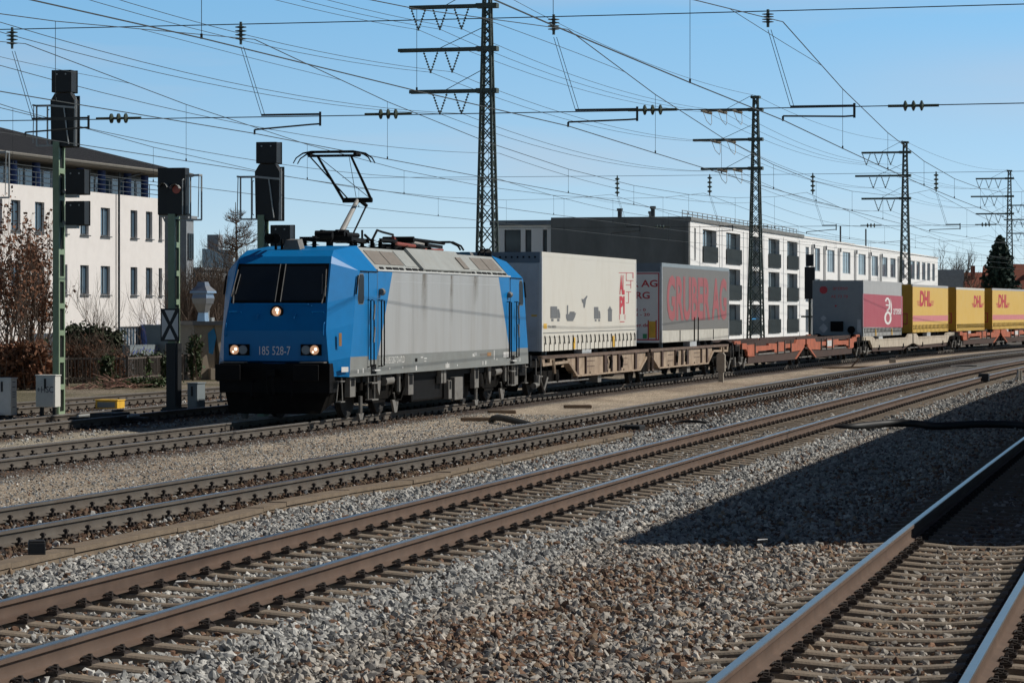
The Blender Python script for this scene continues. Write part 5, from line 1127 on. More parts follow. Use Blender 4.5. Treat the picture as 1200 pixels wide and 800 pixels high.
# ------------------------------------------------------------------ lattice masts with cross arms
M.update(
 mast=mat('mast_green', (0.062,0.085,0.075), 0.65, var=0.2, scale=3), wire=mat('wire', (0.045,0.048,0.045), 0.6, var=0.1),
 insul=mat('insulator_green', (0.055,0.07,0.05), 0.3, var=0.1), ins_pale=mat('insulator_pale', (0.42,0.36,0.28), 0.35, var=0.15),
)
def discs(mb, p, q, n, r, rc=.03, m=0):
    p = Vector(p); q = Vector(q); ax = q-p; L_ = ax.length; prof = [(0,rc)]
    for k in range(n):
        c = L_*(k+.5)/n; w = L_/n*.28; prof += [(c-w,rc),(c-w*.3,r),(c+w*.3,r),(c+w,rc)]
    prof.append((L_,rc)); mb.lathe(p, ax, prof, 10, m)
ARM_Z = (15.9, 13.9, 11.95)
def mast(pos, rz, label, strain=False, dz=0.0):
    root = thing('lattice_mast', label, 'mast', (pos[0],pos[1],dz), rz, 'overhead line masts along the yard')
    H = 16.7; w0 = lambda z: .98-.043*z
    mb = MB(); zs = [-1.8]; 
    while zs[-1] < H-.3: zs.append(zs[-1]+w0(zs[-1])*1.18)
    zs[-1] = H
    for sx_ in (-1,1):
        for sy_ in (-1,1):
            mb.beam((sx_*w0(-1.8)/2,sy_*w0(-1.8)/2,-1.8),(sx_*w0(H)/2,sy_*w0(H)/2,H),.11,.11)
    for i in range(len(zs)-1):
        a, b = w0(zs[i])/2, w0(zs[i+1])/2
        for s in (-1,1):
            mb.beam((-a,s*a,zs[i]),(b,s*b,zs[i+1]),.05,.02); mb.beam((a,s*a,zs[i]),(-b,s*b,zs[i+1]),.05,.02)
            mb.beam((s*a,-a,zs[i]),(s*b,b,zs[i+1]),.02,.05); mb.beam((s*a,a,zs[i]),(s*b,-b,zs[i+1]),.02,.05)
    mb.box(-.3,.3,-.3,.3,H-.05,H+.12); mb.build('lattice_post', M['mast'], root)
    mb = MB(); mb.box(-1.0,1.0,-1.0,1.0,-.6-dz,.0-dz); mb.build('foundation', M['concrete'], root)
    pts = []
    for z, L_, hooks in ((ARM_Z[0],3.75,(3.35,2.3,1.25)),(ARM_Z[1],4.3,(2.75,1.7)),(ARM_Z[2],3.75,(2.3,1.25))):
        mb = MB(); b_ = .09
        for s in (-1,1): mb.beam((s*.16,-.45,z),(s*.16,L_,z),.07,.16)
        for k in range(8): mb.beam((-.16,L_*k/8,z),(.16,L_*(k+1)/8,z),.05,.05)
        mb.box(-.24,.24,-.5,.5,z-.11,z+.11)
        mb.tube([(0,L_*.55,z+.05),(0,.2,z+1.0)],.018,5); arm = mb.build('cross_arm', M['mast'], root)
        for y in hooks:
            mb = MB()
            if not strain:
                for s in (-1,1): discs(mb, (0,y+s*.34,z-.1), (0,y+s*.03,z-.98), 7, .06, .02)
                mb.cyl((0,y,z-.94),(0,y,z-1.08),.05,n=8); pts.append((0,y,z-1.04)); mb.build('insulator', M['insul'], arm, smooth=40)
            else:
                for s in (-1,1): discs(mb, (s*.15,y,z-.12), (s*1.3,y,z-.10), 6, .10, .03)
                mb.tube([(-1.3,y,z-.12),(-.8,y-.15,z-.75),(0,y-.25,z-1.0),(.8,y-.15,z-.75),(1.3,y,z-.12)],.02,5); pts.append((0,y,z-.12)); mb.build('insulator', M['ins_pale'], arm, smooth=40)
    return root, [root.matrix_basis @ Vector(p) if False else p for p in pts]
MP = [(-17.2,76.5),(-1.15,139),(16.4,201),(33.7,256),(55.8,335),(73.5,420),(98,520)]
ML = ['lattice mast outside the left edge of the picture','tall lattice mast rising behind the end of the locomotive, cut off by the top edge','lattice mast with pale horizontal insulators in front of the apartment block','lattice mast behind the silver and red trailer','lattice mast directly behind the dark spruce','small lattice mast cut off by the right edge','farthest lattice mast beyond the right edge']
fe = []
for i,(p,lab) in enumerate(zip(MP,ML)):
    a = Vector((*MP[max(i-1,0)],0)); b = Vector((*MP[min(i+1,len(MP)-1)],0)); t = (b-a).normalized(); rz = math.atan2(t.y,t.x)
    dz = (.6,.66,0,.05,1.3,1.3,1.0)[i]; r_, pt = mast(p, rz, lab, strain=(i==2), dz=dz); c_, s_ = math.cos(rz), math.sin(rz)
    fe.append([Vector((p[0]+x*c_-y*s_, p[1]+x*s_+y*c_, z+dz)) for x,y,z in pt])
def sag(a, b, s, n=16): return [a.lerp(b,k/n)-Vector((0,0,4*s*(k/n)*(1-k/n))) for k in range(n+1)]
nm7 = ['outer wire on the top cross arms','middle wire on the top cross arms','inner wire on the top cross arms','outer wire on the long middle cross arms','inner wire on the long middle cross arms','outer wire on the lowest cross arms','inner wire on the lowest cross arms']
for k in range(7):
    mb = MB(); pts = []
    for i in range(len(fe)-1): pts += sag(fe[i][k], fe[i+1][k], .75+.02*k)[(0 if i==0 else 1):]
    mb.tube(pts, .013, 4); tag(mb.build('feeder_wire', M['wire']), 'feeder '+nm7[k]+' of the lattice masts', 'wire', 'feeder wires between the lattice masts')
mb = MB(); tops = [Vector((*p,16.85+q)) for p,q in zip(MP,(.6,.66,0,.05,1.3,1.3,1.0))]; pts = []
for i in range(len(tops)-1): pts += sag(tops[i], tops[i+1], .7)[(0 if i==0 else 1):]
mb.tube(pts, .013, 4); tag(mb.build('ground_wire', M['wire']), 'thin earth wire joining the very tops of the lattice masts', 'wire')
for z_, off_, lab in ((9.7,.55,'upper return wire fixed to the posts of the lattice masts'),(8.5,.55,'lower return wire fixed to the posts of the lattice masts')):
    mb = MB(); pts = []; ps_ = [Vector((p[0]+off_,p[1],z_)) for p in MP]
    for i in range(len(ps_)-1): pts += sag(ps_[i], ps_[i+1], .8)[(0 if i==0 else 1):]
    mb.tube(pts, .012, 4); tag(mb.build('return_wire', M['wire']), lab, 'wire')
# ------------------------------------------------------------------ contact lines over the tracks
SPAN_D = [-18, 62.0, 142.0, 222.0, 300.0]     # depth of the cross spans on the train's track
def span_point(i, k):
    """where the i-th cross span meets track k"""
    base, t, n = L4.frame(L4.S_of_d(max(SPAN_D[i], 37))) if 37 <= SPAN_D[i] <= 260 else (Vector((float(tx('T4',SPAN_D[i])), SPAN_D[i], 0)), Vector((.24,.97,0)), Vector((.97,-.24,0)))
    lo, hi = -40.0, 40.0
    q0 = base; f_ = lambda u: (q0.x+n.x*u) - float(tx(k, np.clip(q0.y+n.y*u, -20, 300)))
    for _ in range(60):
        mid = (lo+hi)/2
        if f_(mid) > 0: hi = mid
        else: lo = mid
    u = (lo+hi)/2; return u, q0+n*u
CZ, MZ = 6.05, 8.0
for k,lab in (('T1','contact line hung over the nearest track at lower right'),('T2','contact line over the brown railed track on concrete sleepers'),('T3','contact line over the dark old track beside the trough'),('T4','contact line over the train, touched by the raised pantograph'),('T5','contact line over the track just behind the train'),('T6','contact line over the farthest track by the fence')):
    q = [span_point(i,k)[1] for i in range(5)]; root = thing('contact_line', lab, 'overhead line', (q[1].x,q[1].y,0), 0, 'contact lines over the tracks'); O = Vector(root.location)
    cw = MB(); mw = MB(); cpts = []; mpts = []; drops = []
    stag = .30
    for i in range(4):
        a, b = q[i].copy(), q[i+1].copy(); n_ = 8; sg_ = (stag if i%2 else -stag); nd = Vector((.97,-.24,0))
        for j in range(n_+1):
            if i and j == 0: continue
            t = j/n_; p = a.lerp(b,t)+nd*(sg_*(1-2*t)); z = TR[k][1]
            # follow the curve of the track between the spans
            if 12 < p.y < 260: dx = float(tx(k,p.y)); w = 4*t*(1-t); p.x += (dx-p.x)*.55*w if 36 < p.y else 0
            cpts.append(Vector((p.x,p.y,CZ+z-.05*4*t*(1-t)))-O); m_ = Vector((p.x,p.y,MZ+z-1.35*4*t*(1-t)))-O; mpts.append(m_)
            if 0 < j < n_: drops.append((cpts[-1], m_))
    cw.tube(cpts, .011, 4); mw.tube(mpts, .010, 4); cw.build('contact_wire', M['wire'], root); mw.build('messenger_wire', M['wire'], root)
    for i in (1, 2):      # stitch wire slung under each support
        n_ = 8; j = i*8; a, b, c = mpts[j-1], mpts[j], mpts[j+1]
        mb = MB(); mb.tube([b.lerp(a,.62), b.lerp(a,.10)-Vector((0,0,.34)), b.lerp(c,.10)-Vector((0,0,.34)), b.lerp(c,.62)], .006, 4); mb.build('stitch_wire', M['wire'], root)
    for a, b in drops:
        if a.y+O.y < 14: continue
        mb = MB(); mb.tube([a,b], .006, 4); mb.box(a.x-.016,a.x+.016,a.y-.016,a.y+.016,a.z-.01,a.z+.06); mb.build('dropper', M['wire'], root)
for i,(lab,tracks) in enumerate(((None,None),('nearest cross span with three swivel arms above the locomotive','T6 T5 T4 T3 T2 T1'),('second cross span farther back above the orange wagon','T6 T5 T4 T3 T2 T1'))):
    if not lab: continue
    tr_ = tracks.split(); us = {k: span_point(i,k) for k in tr_}; root = thing('cross_span', lab, 'overhead span', us['T4'][1], 0, 'cross spans carrying the contact lines')
    O = Vector(root.location); n = (us['T1'][1]-us['T6'][1]); n.z = 0; n.normalize(); t_ = Vector((-n.y,n.x,0)); zl = CZ+.44; zu = MZ+.42+(0.55 if i==2 else 0)
    uL, uR = us['T6'][0]-14, us['T1'][0]+9
    for z,nm in ((zl,'lower_span_wire'),(zu,'upper_span_wire')):
        mb = MB(); mb.tube([O*0+n*(uL+(uR-uL)*k/12)+Vector((0,0,z-.10*4*(k/12)*(1-k/12))) for k in range(13)], .013, 4); mb.build(nm, M['wire'], root)
    ks = sorted(tr_, key=lambda k: us[k][0])
    for a,b in zip(ks[:-1],ks[1:]):
        u = (us[a][0]+us[b][0])/2-.15; mb = MB(); c = n*u+Vector((0,0,zl-.08)); discs(mb, c-n*.24, c+n*.24, 3, .105, .028); mb.tube([c-n*.5,c+n*.5],.028,6); mb.build('insulator', M['insul'], root, smooth=40)
    for k in ks:
        u = us[k][0]; off = us[k][1]-O; off.z = 0; z0 = TR[k][1]
        mb = MB(); discs(mb, off+Vector((0,0,zu-.12)), off+Vector((0,0,MZ+z0-.02)), 4, .12, .035) if zu-(MZ+z0) > .2 else None
        mb.tube([off+Vector((0,0,zu-.05)),off+Vector((0,0,MZ+z0-.1))],.03,6); mb.build('insulator', M['insul'], root, smooth=40)
        if k == 'T5' and i == 1: pass
        mb = MB(); c = off+Vector((0,0,zl-.06)); st_ = .3 if i%2 else -.3
        e = c+n*(st_+1.42); mb.beam(c+n*.45, e, .038,.042); mb.beam(e+Vector((0,0,.05)), e-Vector((0,0,.24)), .045); w_ = off+n*st_+Vector((0,0,CZ+z0+.08))
        mb.tube([e-Vector((0,0,.20)), e-n*.2-Vector((0,0,.21)), w_], .018, 6); mb.tube([w_, w_+Vector((0,0,-.10))], .022, 6); mb.tube([c+n*.45, off+Vector((0,0,MZ+z0-.15))], .008, 4); mb.tube([c+n*.52, off+n*.06+Vector((0,0,MZ+z0-.15))], .008, 4)
        mb.build('swivel_arm', M['wire'], root)
# ------------------------------------------------------------------ buildings
M.update(
 plaster=mat('white_plaster', (0.74,0.70,0.67), 0.85, var=0.04, scale=1.5, bump=0.15, bscale=8, dirt=(0.62,0.57,0.53), dirt_amt=0.35, dirt_scale=.5),
 plaster2=mat('bright_plaster', (0.80,0.79,0.77), 0.85, var=0.03, scale=1.0), dark_wall=mat('dark_plaster', (0.19,0.195,0.19), 0.9, var=0.15, scale=.5, bump=0.1, dirt=(0.11,0.115,0.11), dirt_amt=0.7, dirt_scale=.45, stretch=(1,1,.4)),
 tiles=mat('dark_tiles', (0.062,0.062,0.066), 0.7, var=0.2, scale=3), frame_dk=mat('frame_dark', (0.04,0.045,0.05), 0.5), frame_w=mat('frame_light', (0.45,0.46,0.47), 0.5), soffit=mat('soffit', (0.16,0.15,0.13), 0.8),
 col_blue=mat('blue_column', (0.045,0.085,0.28), 0.5), pane=glass('window_pane', (0.06,0.10,0.14), 0.06), pane_dk=glass('dark_pane', (0.03,0.045,0.055), 0.08), rail_dk=mat('balcony_dark', (0.035,0.045,0.045), 0.6, var=0.2),
 red_tiles=mat('red_tiles', (0.27,0.085,0.05), 0.8, var=0.2, scale=2), grey_far=mat('far_grey', (0.24,0.26,0.28), 0.8), sandstone=mat('sand_wall', (0.42,0.35,0.27), 0.9, var=0.12, dirt=(0.25,0.2,0.15), dirt_amt=0.5, dirt_scale=1.5),
 paint_blue=mat('blue_graffiti', (0.04,0.30,0.62), 0.6, var=0.15), steel=mat('steel_sheet', (0.5,0.53,0.56), 0.32, 0.85, var=0.1),
 leaf_brown=mat('dry_leaf', (0.20,0.085,0.042), 0.8, var=0.35, scale=1.2), twig=mat('twig', (0.15,0.105,0.075), 0.9, var=0.2), bark=mat('bark', (0.11,0.085,0.065), 0.9, var=0.2),
 leaf_green=mat('ivy_leaf', (0.045,0.075,0.022), 0.6, var=0.4, scale=1.5), spruce=mat('spruce_needle', (0.018,0.04,0.026), 0.8, var=0.4, scale=1), fence_m=mat('fence_wood', (0.12,0.10,0.085), 0.85, var=0.2), hedge=mat('hedge_green', (0.035,0.045,0.018), 0.8, var=0.4, scale=1.5), branch_pink=mat('cut_branch', (0.42,0.25,0.19), 0.8, var=0.2),
)
class Plane:
    """a facade line on the ground: o at its left end, t along it; pixel <-> facade coordinates"""
    def __init__(s, o, th): s.o = Vector((o[0],o[1],0)); s.t = Vector((math.sin(R(th)),math.cos(R(th)),0)); s.n = Vector((s.t.y,-s.t.x,0)); s.rz = math.atan2(s.t.y,s.t.x)
    def u(s, px):
        k = (px-600)/F; return (k*s.o.y-s.o.x)/(s.t.x-k*s.t.y)
    def z(s, px, py):
        D = s.o.y+s.t.y*s.u(px); return CH-(py-YH)*D/F
def facade(mb, x0, x1, z0, z1, holes, depth=.22, y=0.0, m=0):
    xs = sorted({x0,x1,*[h[0] for h in holes],*[h[1] for h in holes]}); zs = sorted({z0,z1,*[h[2] for h in holes],*[h[3] for h in holes]})
    for a,b in zip(xs[:-1],xs[1:]):
        for c,d in zip(zs[:-1],zs[1:]):
            cx, cz = (a+b)/2, (c+d)/2
            if any(h[0]<cx<h[1] and h[2]<cz<h[3] for h in holes): continue
            mb.add([(a,y,c),(b,y,c),(b,y,d),(a,y,d)], [(0,1,2,3)], m)
    for (a,b,c,d) in holes:
        mb.add([(a,y,c),(b,y,c),(b,y,d),(a,y,d),(a,y+depth,c),(b,y+depth,c),(b,y+depth,d),(a,y+depth,d)], [(0,1,5,4),(1,2,6,5),(2,3,7,6),(3,0,4,7)], m)
_wc = {}
def window(root, a, b, c, d, y, fm, pm, split=1, sill=True):
    key = (round(b-a,2), round(d-c,2), fm, pm, split, sill); w, h = b-a, d-c
    if key in _wc:
        f0 = _wc[key]; f = f0.copy(); col.objects.link(f); p0 = [q for q in f0.children][0]; p = p0.copy(); col.objects.link(p); p.parent = f
    else:
        mb = MB(); t = .07
        mb.box(0,t,-.04,.03,0,h); mb.box(w-t,w,-.04,.03,0,h); mb.box(t,w-t,-.04,.03,0,t); mb.box(t,w-t,-.04,.03,h-t,h)
        for k in range(1,split): mb.box(w*k/split-t/2,w*k/split+t/2,-.04,.03,t,h-t)
        if sill: mb.box(-.05,w+.05,-.30,-.04,-.06,-.01)
        f = mb.build('window', M[fm], root); mb = MB(); mb.box(t,w-t,-.01,.01,t,h-t); p = mb.build('pane', M[pm], f); _wc[key] = f
    f.parent = root; f.location = (a, y, c); return f
# ---- white office building with the tiled roof, left
pl = Plane((-20.0,172.0), 14.5); Lb = 48.0; pl.o = pl.o - pl.t*Lb
ob = thing('office_building', 'white office building with a low dark tiled roof and a recessed top floor, left', 'building', (*pl.o.xy,-.3), pl.rz)
U = lambda px: pl.u(px)
wins = [(13,24),(41,52),(68,79),(94,104),(118,129),(153,161),(171,178.5),(186,190)]
us = [(U(a),U(b)) for a,b in wins]; du = us[1][0]-us[0][0]
k = us[0][0]-du
while k > 1: us.append((k,k+1.9)); k -= du
holes = []
for a,b in us:
    holes += [(a,b,6.75,8.30),(a,b,3.55,5.12)]
gl = (U(140), U(188), -.2, 1.80)
mb = MB(); facade(mb, 0, Lb, -.4, 9.10, holes+[gl], .22)
mb.add([(Lb,0,-.4),(Lb,15,-.4),(Lb,15,9.1),(Lb,0,9.1)],[(0,1,2,3)]); mb.add([(0,0,-.4),(0,15,-.4),(0,15,9.1),(0,0,9.1)],[(0,1,2,3)]); mb.add([(0,15,-.4),(Lb,15,-.4),(Lb,15,9.1),(0,15,9.1)],[(0,1,2,3)]); mb.add([(0,.3,9.09),(Lb,.3,9.09),(Lb,15,9.09),(0,15,9.09)],[(0,1,2,3)])
mb.add([(0,.0,9.1),(Lb,0,9.1),(Lb,.3,9.1),(0,.3,9.1)],[(0,1,2,3)]); mb.build('wall', M['plaster'], ob)
for a,b in us: window(ob,a,b,6.75,8.30,.18,'frame_dk','pane',2); window(ob,a,b,3.55,5.12,.18,'frame_dk','pane',2)
n_ = 7
for k in range(n_): a = gl[0]+(gl[1]-gl[0])*k/n_; window(ob,a,a+(gl[1]-gl[0])/n_,-.2,1.8,.18,'frame_w','pane',2,False)
mb = MB()
for px in (166,169,184): mb.cyl((U(px),-.25,-.3),(U(px),-.25,1.9),.28,n=12)
mb.build('column', M['col_blue'], ob)
mb = MB(); mb.tube([(U(136.5),-.15,-.2),(U(136.5),-.15,10.3)],.065,8); mb.tube([(U(136.5),-.15,9.0),(U(136.5)+.1,-.15,9.9),(U(160),-.5,10.45)],.06,6); mb.build('drainpipe', M['frame_dk'], ob)
n_ = 40
for k in range(n_):
    a = Lb*k/n_; window(ob, a+.02, a+Lb/n_-.02, 9.1, 10.15, 1.35, 'frame_w','pane',1,False)
mb = MB(); mb.box(0,Lb,1.30,1.5,10.15,10.5); mb.build('wall_panel', M['frame_dk'], ob)
for px in (3.5,30,57,83,108,133,163,183): mb = MB(); mb.cyl((U(px),.7,9.05),(U(px),.7,10.5),.22,n=14); mb.build('column', M['col_blue'], ob, smooth=40)
mb = MB()
for z in (9.32,9.58,9.85): mb.tube([(0,.15,z),(Lb,.15,z)],.022,5)
for k in range(25): mb.beam((Lb*k/24,.15,9.1),(Lb*k/24,.15,9.88),.04)
mb.build('railing', M['frame_w'], ob)
ev = 10.52; ov = 1.25; rg = 13.0
mb = MB(); A_ = (-ov,-ov,ev); B_ = (Lb+ov,-ov,ev); C_ = (Lb+ov,15+ov,ev); D_ = (-ov,15+ov,ev); R1 = (8,7.5,rg); R2 = (Lb-8.5,7.5,rg)
mb.poly([A_,B_,R2,R1]); mb.poly([B_,C_,R2]); mb.poly([C_,D_,R1,R2]); mb.poly([D_,A_,R1]); rf = mb.build('roof', M['tiles'], ob)
mb = MB()
for k in range(150):   # tile rows and columns as low relief
    u = -ov+(Lb+2*ov)*(k+.5)/150
    t1_ = min(1, max(.03, min((u+ov)/(8+ov), (Lb+ov-u)/(8.5+ov)))); mb.beam((u,-ov,ev+.03),(u,-ov+(7.5+ov)*t1_,ev+.03+(rg-ev)*t1_),.11,.05)
for k in range(1,17):
    t_ = k/17; a = -ov+(8+ov)*t_; b = Lb+ov-(8.5+ov)*t_; y_ = -ov+(7.5+ov)*t_; z_ = ev+(rg-ev)*t_; mb.beam((a,y_,z_+.02),(b,y_,z_+.02),.06,.05)
mb.build('tile_row', M['tiles'], rf)
mb = MB(); mb.beam(B_,R2,.22,.14); mb.beam(R1,R2,.22,.14); mb.build('ridge', M['tiles'], rf)
mb = MB(); mb.add([A_,B_,C_,D_,(-ov,-ov,ev-.12),(Lb+ov,-ov,ev-.12),(Lb+ov,15+ov,ev-.12),(-ov,15+ov,ev-.12)],[(0,1,5,4),(1,2,6,5),(2,3,7,6),(4,5,6,7)]); mb.tube([(-ov,-ov-.06,ev-.02),(Lb+ov,-ov-.06,ev-.02)],.08,6); mb.build('eaves', M['soffit'], rf)
# grey wing behind its right end
mb = MB(); bb = thing('building', 'grey block with a flat roof peeping out behind the crossed board signal', 'building', (-22.35,205,-.3), pl.rz)
mb.box(0,1.4,0,6,0,9.0); mb.box(-.2,1.6,-.2,6.2,9.0,9.2); mb.build('wall', M['grey_far'], bb); 
window(bb, .2, 1.2, 6.2, 8.0, -.05, 'frame_dk','pane_dk',2,False)
gh = thing('building', 'low grey house with a glass roof terrace beyond the bare bushes', 'building', (-24.5,236,-.3), pl.rz)
mb = MB(); mb.box(0,26,0,9,0,5.9); mb.box(-.2,26.2,-.2,9.2,5.9,6.1); mb.build('wall', M['grey_far'], gh); mb = MB(); mb.box(1,8,.3,.36,6.1,7.6); mb.build('glass_screen', M['pane'], gh); mb = MB(); mb.box(12,13,3,4,6.0,9.0); mb.build('chimney', M['grey_far'], gh)
for k in range(7): window(gh, 1.2+3.4*k, 2.7+3.4*k, 3.4, 5.0, -.05, 'frame_dk','pane_dk',2,False)
# ---- long white apartment block, right
pr_ = Plane((13.6,228.2), 14.5); ab_ = thing('apartment_block', 'long white apartment block with dark balconies and a windowless dark end wall', 'building', (*pr_.o.xy,-.3), pr_.rz)
U = lambda px: pr_.u(px); LA = U(941); LBk = U(1099); H_ = 9.55
cols = [(813.5,815.5),(823.5,839.5),(851,867.5),(878.5,890.5),(900.5,913.5),(922.5,934.5)]; holes = []
for a,b in cols:
    for (c,d) in ((6.55,9.05),(3.62,6.10),(.75,3.2)): holes.append((U(a),U(b),c,d))
mb = MB(); facade(mb,0,LA,0,H_,holes,.45); mb.add([(0,0,H_),(LA,0,H_),(LA,14,H_),(0,10.9,H_)],[(0,1,2,3)]); mb.add([(0,10.9,0),(LA,14,0),(LA,14,H_),(0,10.9,H_)],[(0,1,2,3)]); mb.build('wall', M['plaster2'], ab_)
for (a,b,c,d) in holes:
    window(ab_,a,b,c,d,.42,'frame_dk','pane_dk',2 if b-a>1 else 1,False)
    if b-a < 1.2: continue
    mb = MB(); mb.box(a-.12,b+.12,-.10,-.05,c-.05,c+1.18)
    for k in range(14): u = a-.12+(b-a+.24)*k/13; mb.box(u-.02,u+.02,-.13,-.10,c-.05,c+1.18)
    mb.build('balcony', M['rail_dk'], ab_)
mb = MB()
for px in (820,843,846,871,875.5,895,918,937): mb.box(U(px)-.06,U(px)+.06,-.03,-.005,.0,H_-.25)
mb.build('wall_joint', M['frame_w'], ab_)
mb = MB(); mb.box(-.12,0,-.02,10.9,0,H_+.32); mb.box(-.14,LA+.1,-.12,.25,H_,H_+.30); mb.build('parapet', M['dark_wall'], ab_)
mb = MB(); mb.box(-.18,-.13,.3,10.9,0,H_+.25); mb.box(-.5,-.18,0.0,.25,0,9.4); mb.build('end_wall', M['dark_wall'], ab_)
mb = MB()
for z in (H_+.55,H_+.8): mb.tube([(0,.6,z),(LA,.6,z)],.03,5)
for k in range(28): mb.beam((LA*k/27,.6,H_),(LA*k/27,.6,H_+.82),.05)
mb.build('roof_railing', M['galv'], ab_)
mb = MB()
for (x,y,h) in ((-.1,3.0,.95),(-.1,5.6,.8),(4,4,.7),(9,5,.5)): mb.cyl((x+.6,y,H_),(x+.6,y,H_+h),.17,n=8); mb.cyl((x+.6,y,H_+h),(x+.6,y,H_+h+.2),.24,n=8)
mb.build('roof_vent', M['frame_dk'], ab_)
for (a,b,c,d) in ((884.5,889.5,298,313),(885,890,373,389)):
    mb = MB(); mb.box(U(a),U(b),.30,.34,pr_.z(a,d)+.3,pr_.z(a,c)+.3); mb.build('window_poster', M['paint_blue'], ab_)
# second section with upright fins
cols2 = [(944,948),(955,961),(969.5,978),(987.5,996.5),(1006,1014.5),(1021.5,1029),(1033.5,1040),(1043.5,1049.5),(1054,1060),(1067,1072),(1074,1078),(1080.5,1084.5),(1086.5,1090),(1092.5,1095.5)]; holes = []
for a,b in cols2:
    for (c,d) in ((6.5,8.75),(3.5,5.75),(.6,2.8)): holes.append((U(a),U(b),c,d))
mb = MB(); facade(mb,LA,LBk,0,H_,holes,.16); mb.add([(LA,0,H_),(LBk,0,H_),(LBk,14,H_),(LA,14,H_)],[(0,1,2,3)]); mb.add([(LBk,0,0),(LBk,14,0),(LBk,14,H_),(LBk,0,H_)],[(0,1,2,3)]); mb.build('wall', M['plaster2'], ab_)
for (a,b,c,d) in holes: window(ab_,a,b,c,d,.13,'frame_w','pane',3 if b-a>1.6 else 2,False)
for px in (951,965,982,1001,1018,1031,1052,1064): mb = MB(); u = U(px); mb.box(u-.10,u+.10,-.26,-.005,0,H_-.5); mb.build('fin', M['plaster2'], ab_)
mb = MB()
for px in (951,965,982,1001,1018,1031,1052,1064): u = U(px); mb.box(u-.14,u+.14,-.34,-.26,H_-.9,H_-.5)
mb.build('fin_lamp', M['frame_dk'], ab_)
mb = MB(); mb.box(LA+.1,LBk,-.1,.3,H_,H_+.12); mb.build('parapet', M['plaster2'], ab_)
mb = MB(); mb.box(U(985),U(1060),6,12,H_,H_+1.15); mb.build('roof_house', M['sandstone'], ab_); mb = MB(); mb.box(U(975),U(995),7,12,H_+1.15,H_+1.5); mb.box(U(1028),U(1032),5.5,6,H_+.1,H_+1.0); mb.build('roof_box', M['grey_far'], ab_)
mb = MB()
for px,h in ((1017,2.4),(1045,2.6),(1088,1.6)): mb.cyl((U(px),3,H_),(U(px),3,H_+h),.09,n=6)
mb.build('roof_pipe', M['frame_dk'], ab_)
# white wing with two tall dark windows left of the dark end wall
wp = Plane((1.5,236.0), 14.5+90); wg = thing('building_wing', 'grey white wing with tall dark windows left of the dark end wall', 'building', Vector((-1.5,232.3,-.3)), math.atan2(-.25,.968))
mb = MB(); hl = [(.92,2.25,7.2,8.95),(2.6,3.1,7.2,8.95),(4.0,4.35,7.2,8.95),(.92,2.25,3.5,5.6),(2.6,3.1,3.5,5.6)]; facade(mb,0,4.75,0,9.3,hl,.3); mb.add([(0,0,9.3),(4.75,0,9.3),(4.75,12,9.3),(0,12,9.3)],[(0,1,2,3)]); mb.add([(0,0,0),(0,12,0),(0,12,9.3),(0,0,9.3)],[(0,1,2,3)]); mb.build('wall', M['plaster2'], wg)
for (a,b,c,d) in hl: window(wg,a,b,c,d,.26,'frame_dk','pane_dk',1,False)
mb = MB(); mb.box(-.15,6.6,-.35,.1,9.3,9.68); mb.build('parapet', M['header'], wg)
# grey box, red roofed houses and far strip beyond the block
gb = thing('storage_building', 'plain blue grey box building between the apartment block and the red roofs', 'building', P(1097,364,400)*1.0-Vector((0,0,2.6)), R(-8)); mb = MB(); mb.box(0,3.6,0,8,0,8); mb.box(-.1,3.7,-.1,8.1,6.6,8.1) ; mb.build('wall', M['grey_far'], gb); mb = MB(); mb.box(.6,1.2,-.05,.02,3.2,5.0); mb.box(2.2,2.8,-.05,.02,3.2,5.0); mb.build('window', M['pane_dk'], gb)
def house(px0, px1, d, ze, zr, label, rz=-10):
    a = P(px0,364,d); w = (px1-px0)/F*d; h_ = thing('red_roofed_house', label, 'house', (a.x,a.y,-.3), R(rz)); mb = MB(); mb.box(0,w,0,9,0,ze); mb.prism([(0,0,ze),(0,9,ze),(0,4.5,zr-.1)],(w,0,0)); mb.build('wall', M['plaster'], h_)
    mb = MB(); mb.prism([(-.4,-.5,ze-.1),(-.4,-.5,ze+.1),(-.4,4.5,zr+.15),(-.4,4.5,zr-.05)],(w+.8,0,0)); mb.prism([(-.4,9.5,ze-.1),(-.4,9.5,ze+.1),(-.4,4.5,zr+.15),(-.4,4.5,zr-.05)],(w+.8,0,0)); r_ = mb.build('roof', M['red_tiles'], h_)
    mb = MB(); mb.box(w*.6,w*.6+.7,3.2,3.9,ze+.5,zr+1.2); mb.build('chimney', M['red_tiles'], r_)
    for k in range(max(2,int(w/2.6))): window(h_, .8+2.5*k, 1.9+2.5*k, ze-1.9, ze-.5, -.04, 'frame_w','pane_dk',2,False)
house(1098,1162,470,4.6,8.6,'long red roofed house left of the dark spruce')
house(1158,1196,455,5.2,9.4,'tall red roofed house half hidden by the dark spruce', -4)
house(1182,1240,430,5.4,9.3,'red roofed house at the right edge behind the yellow trailers', -20)
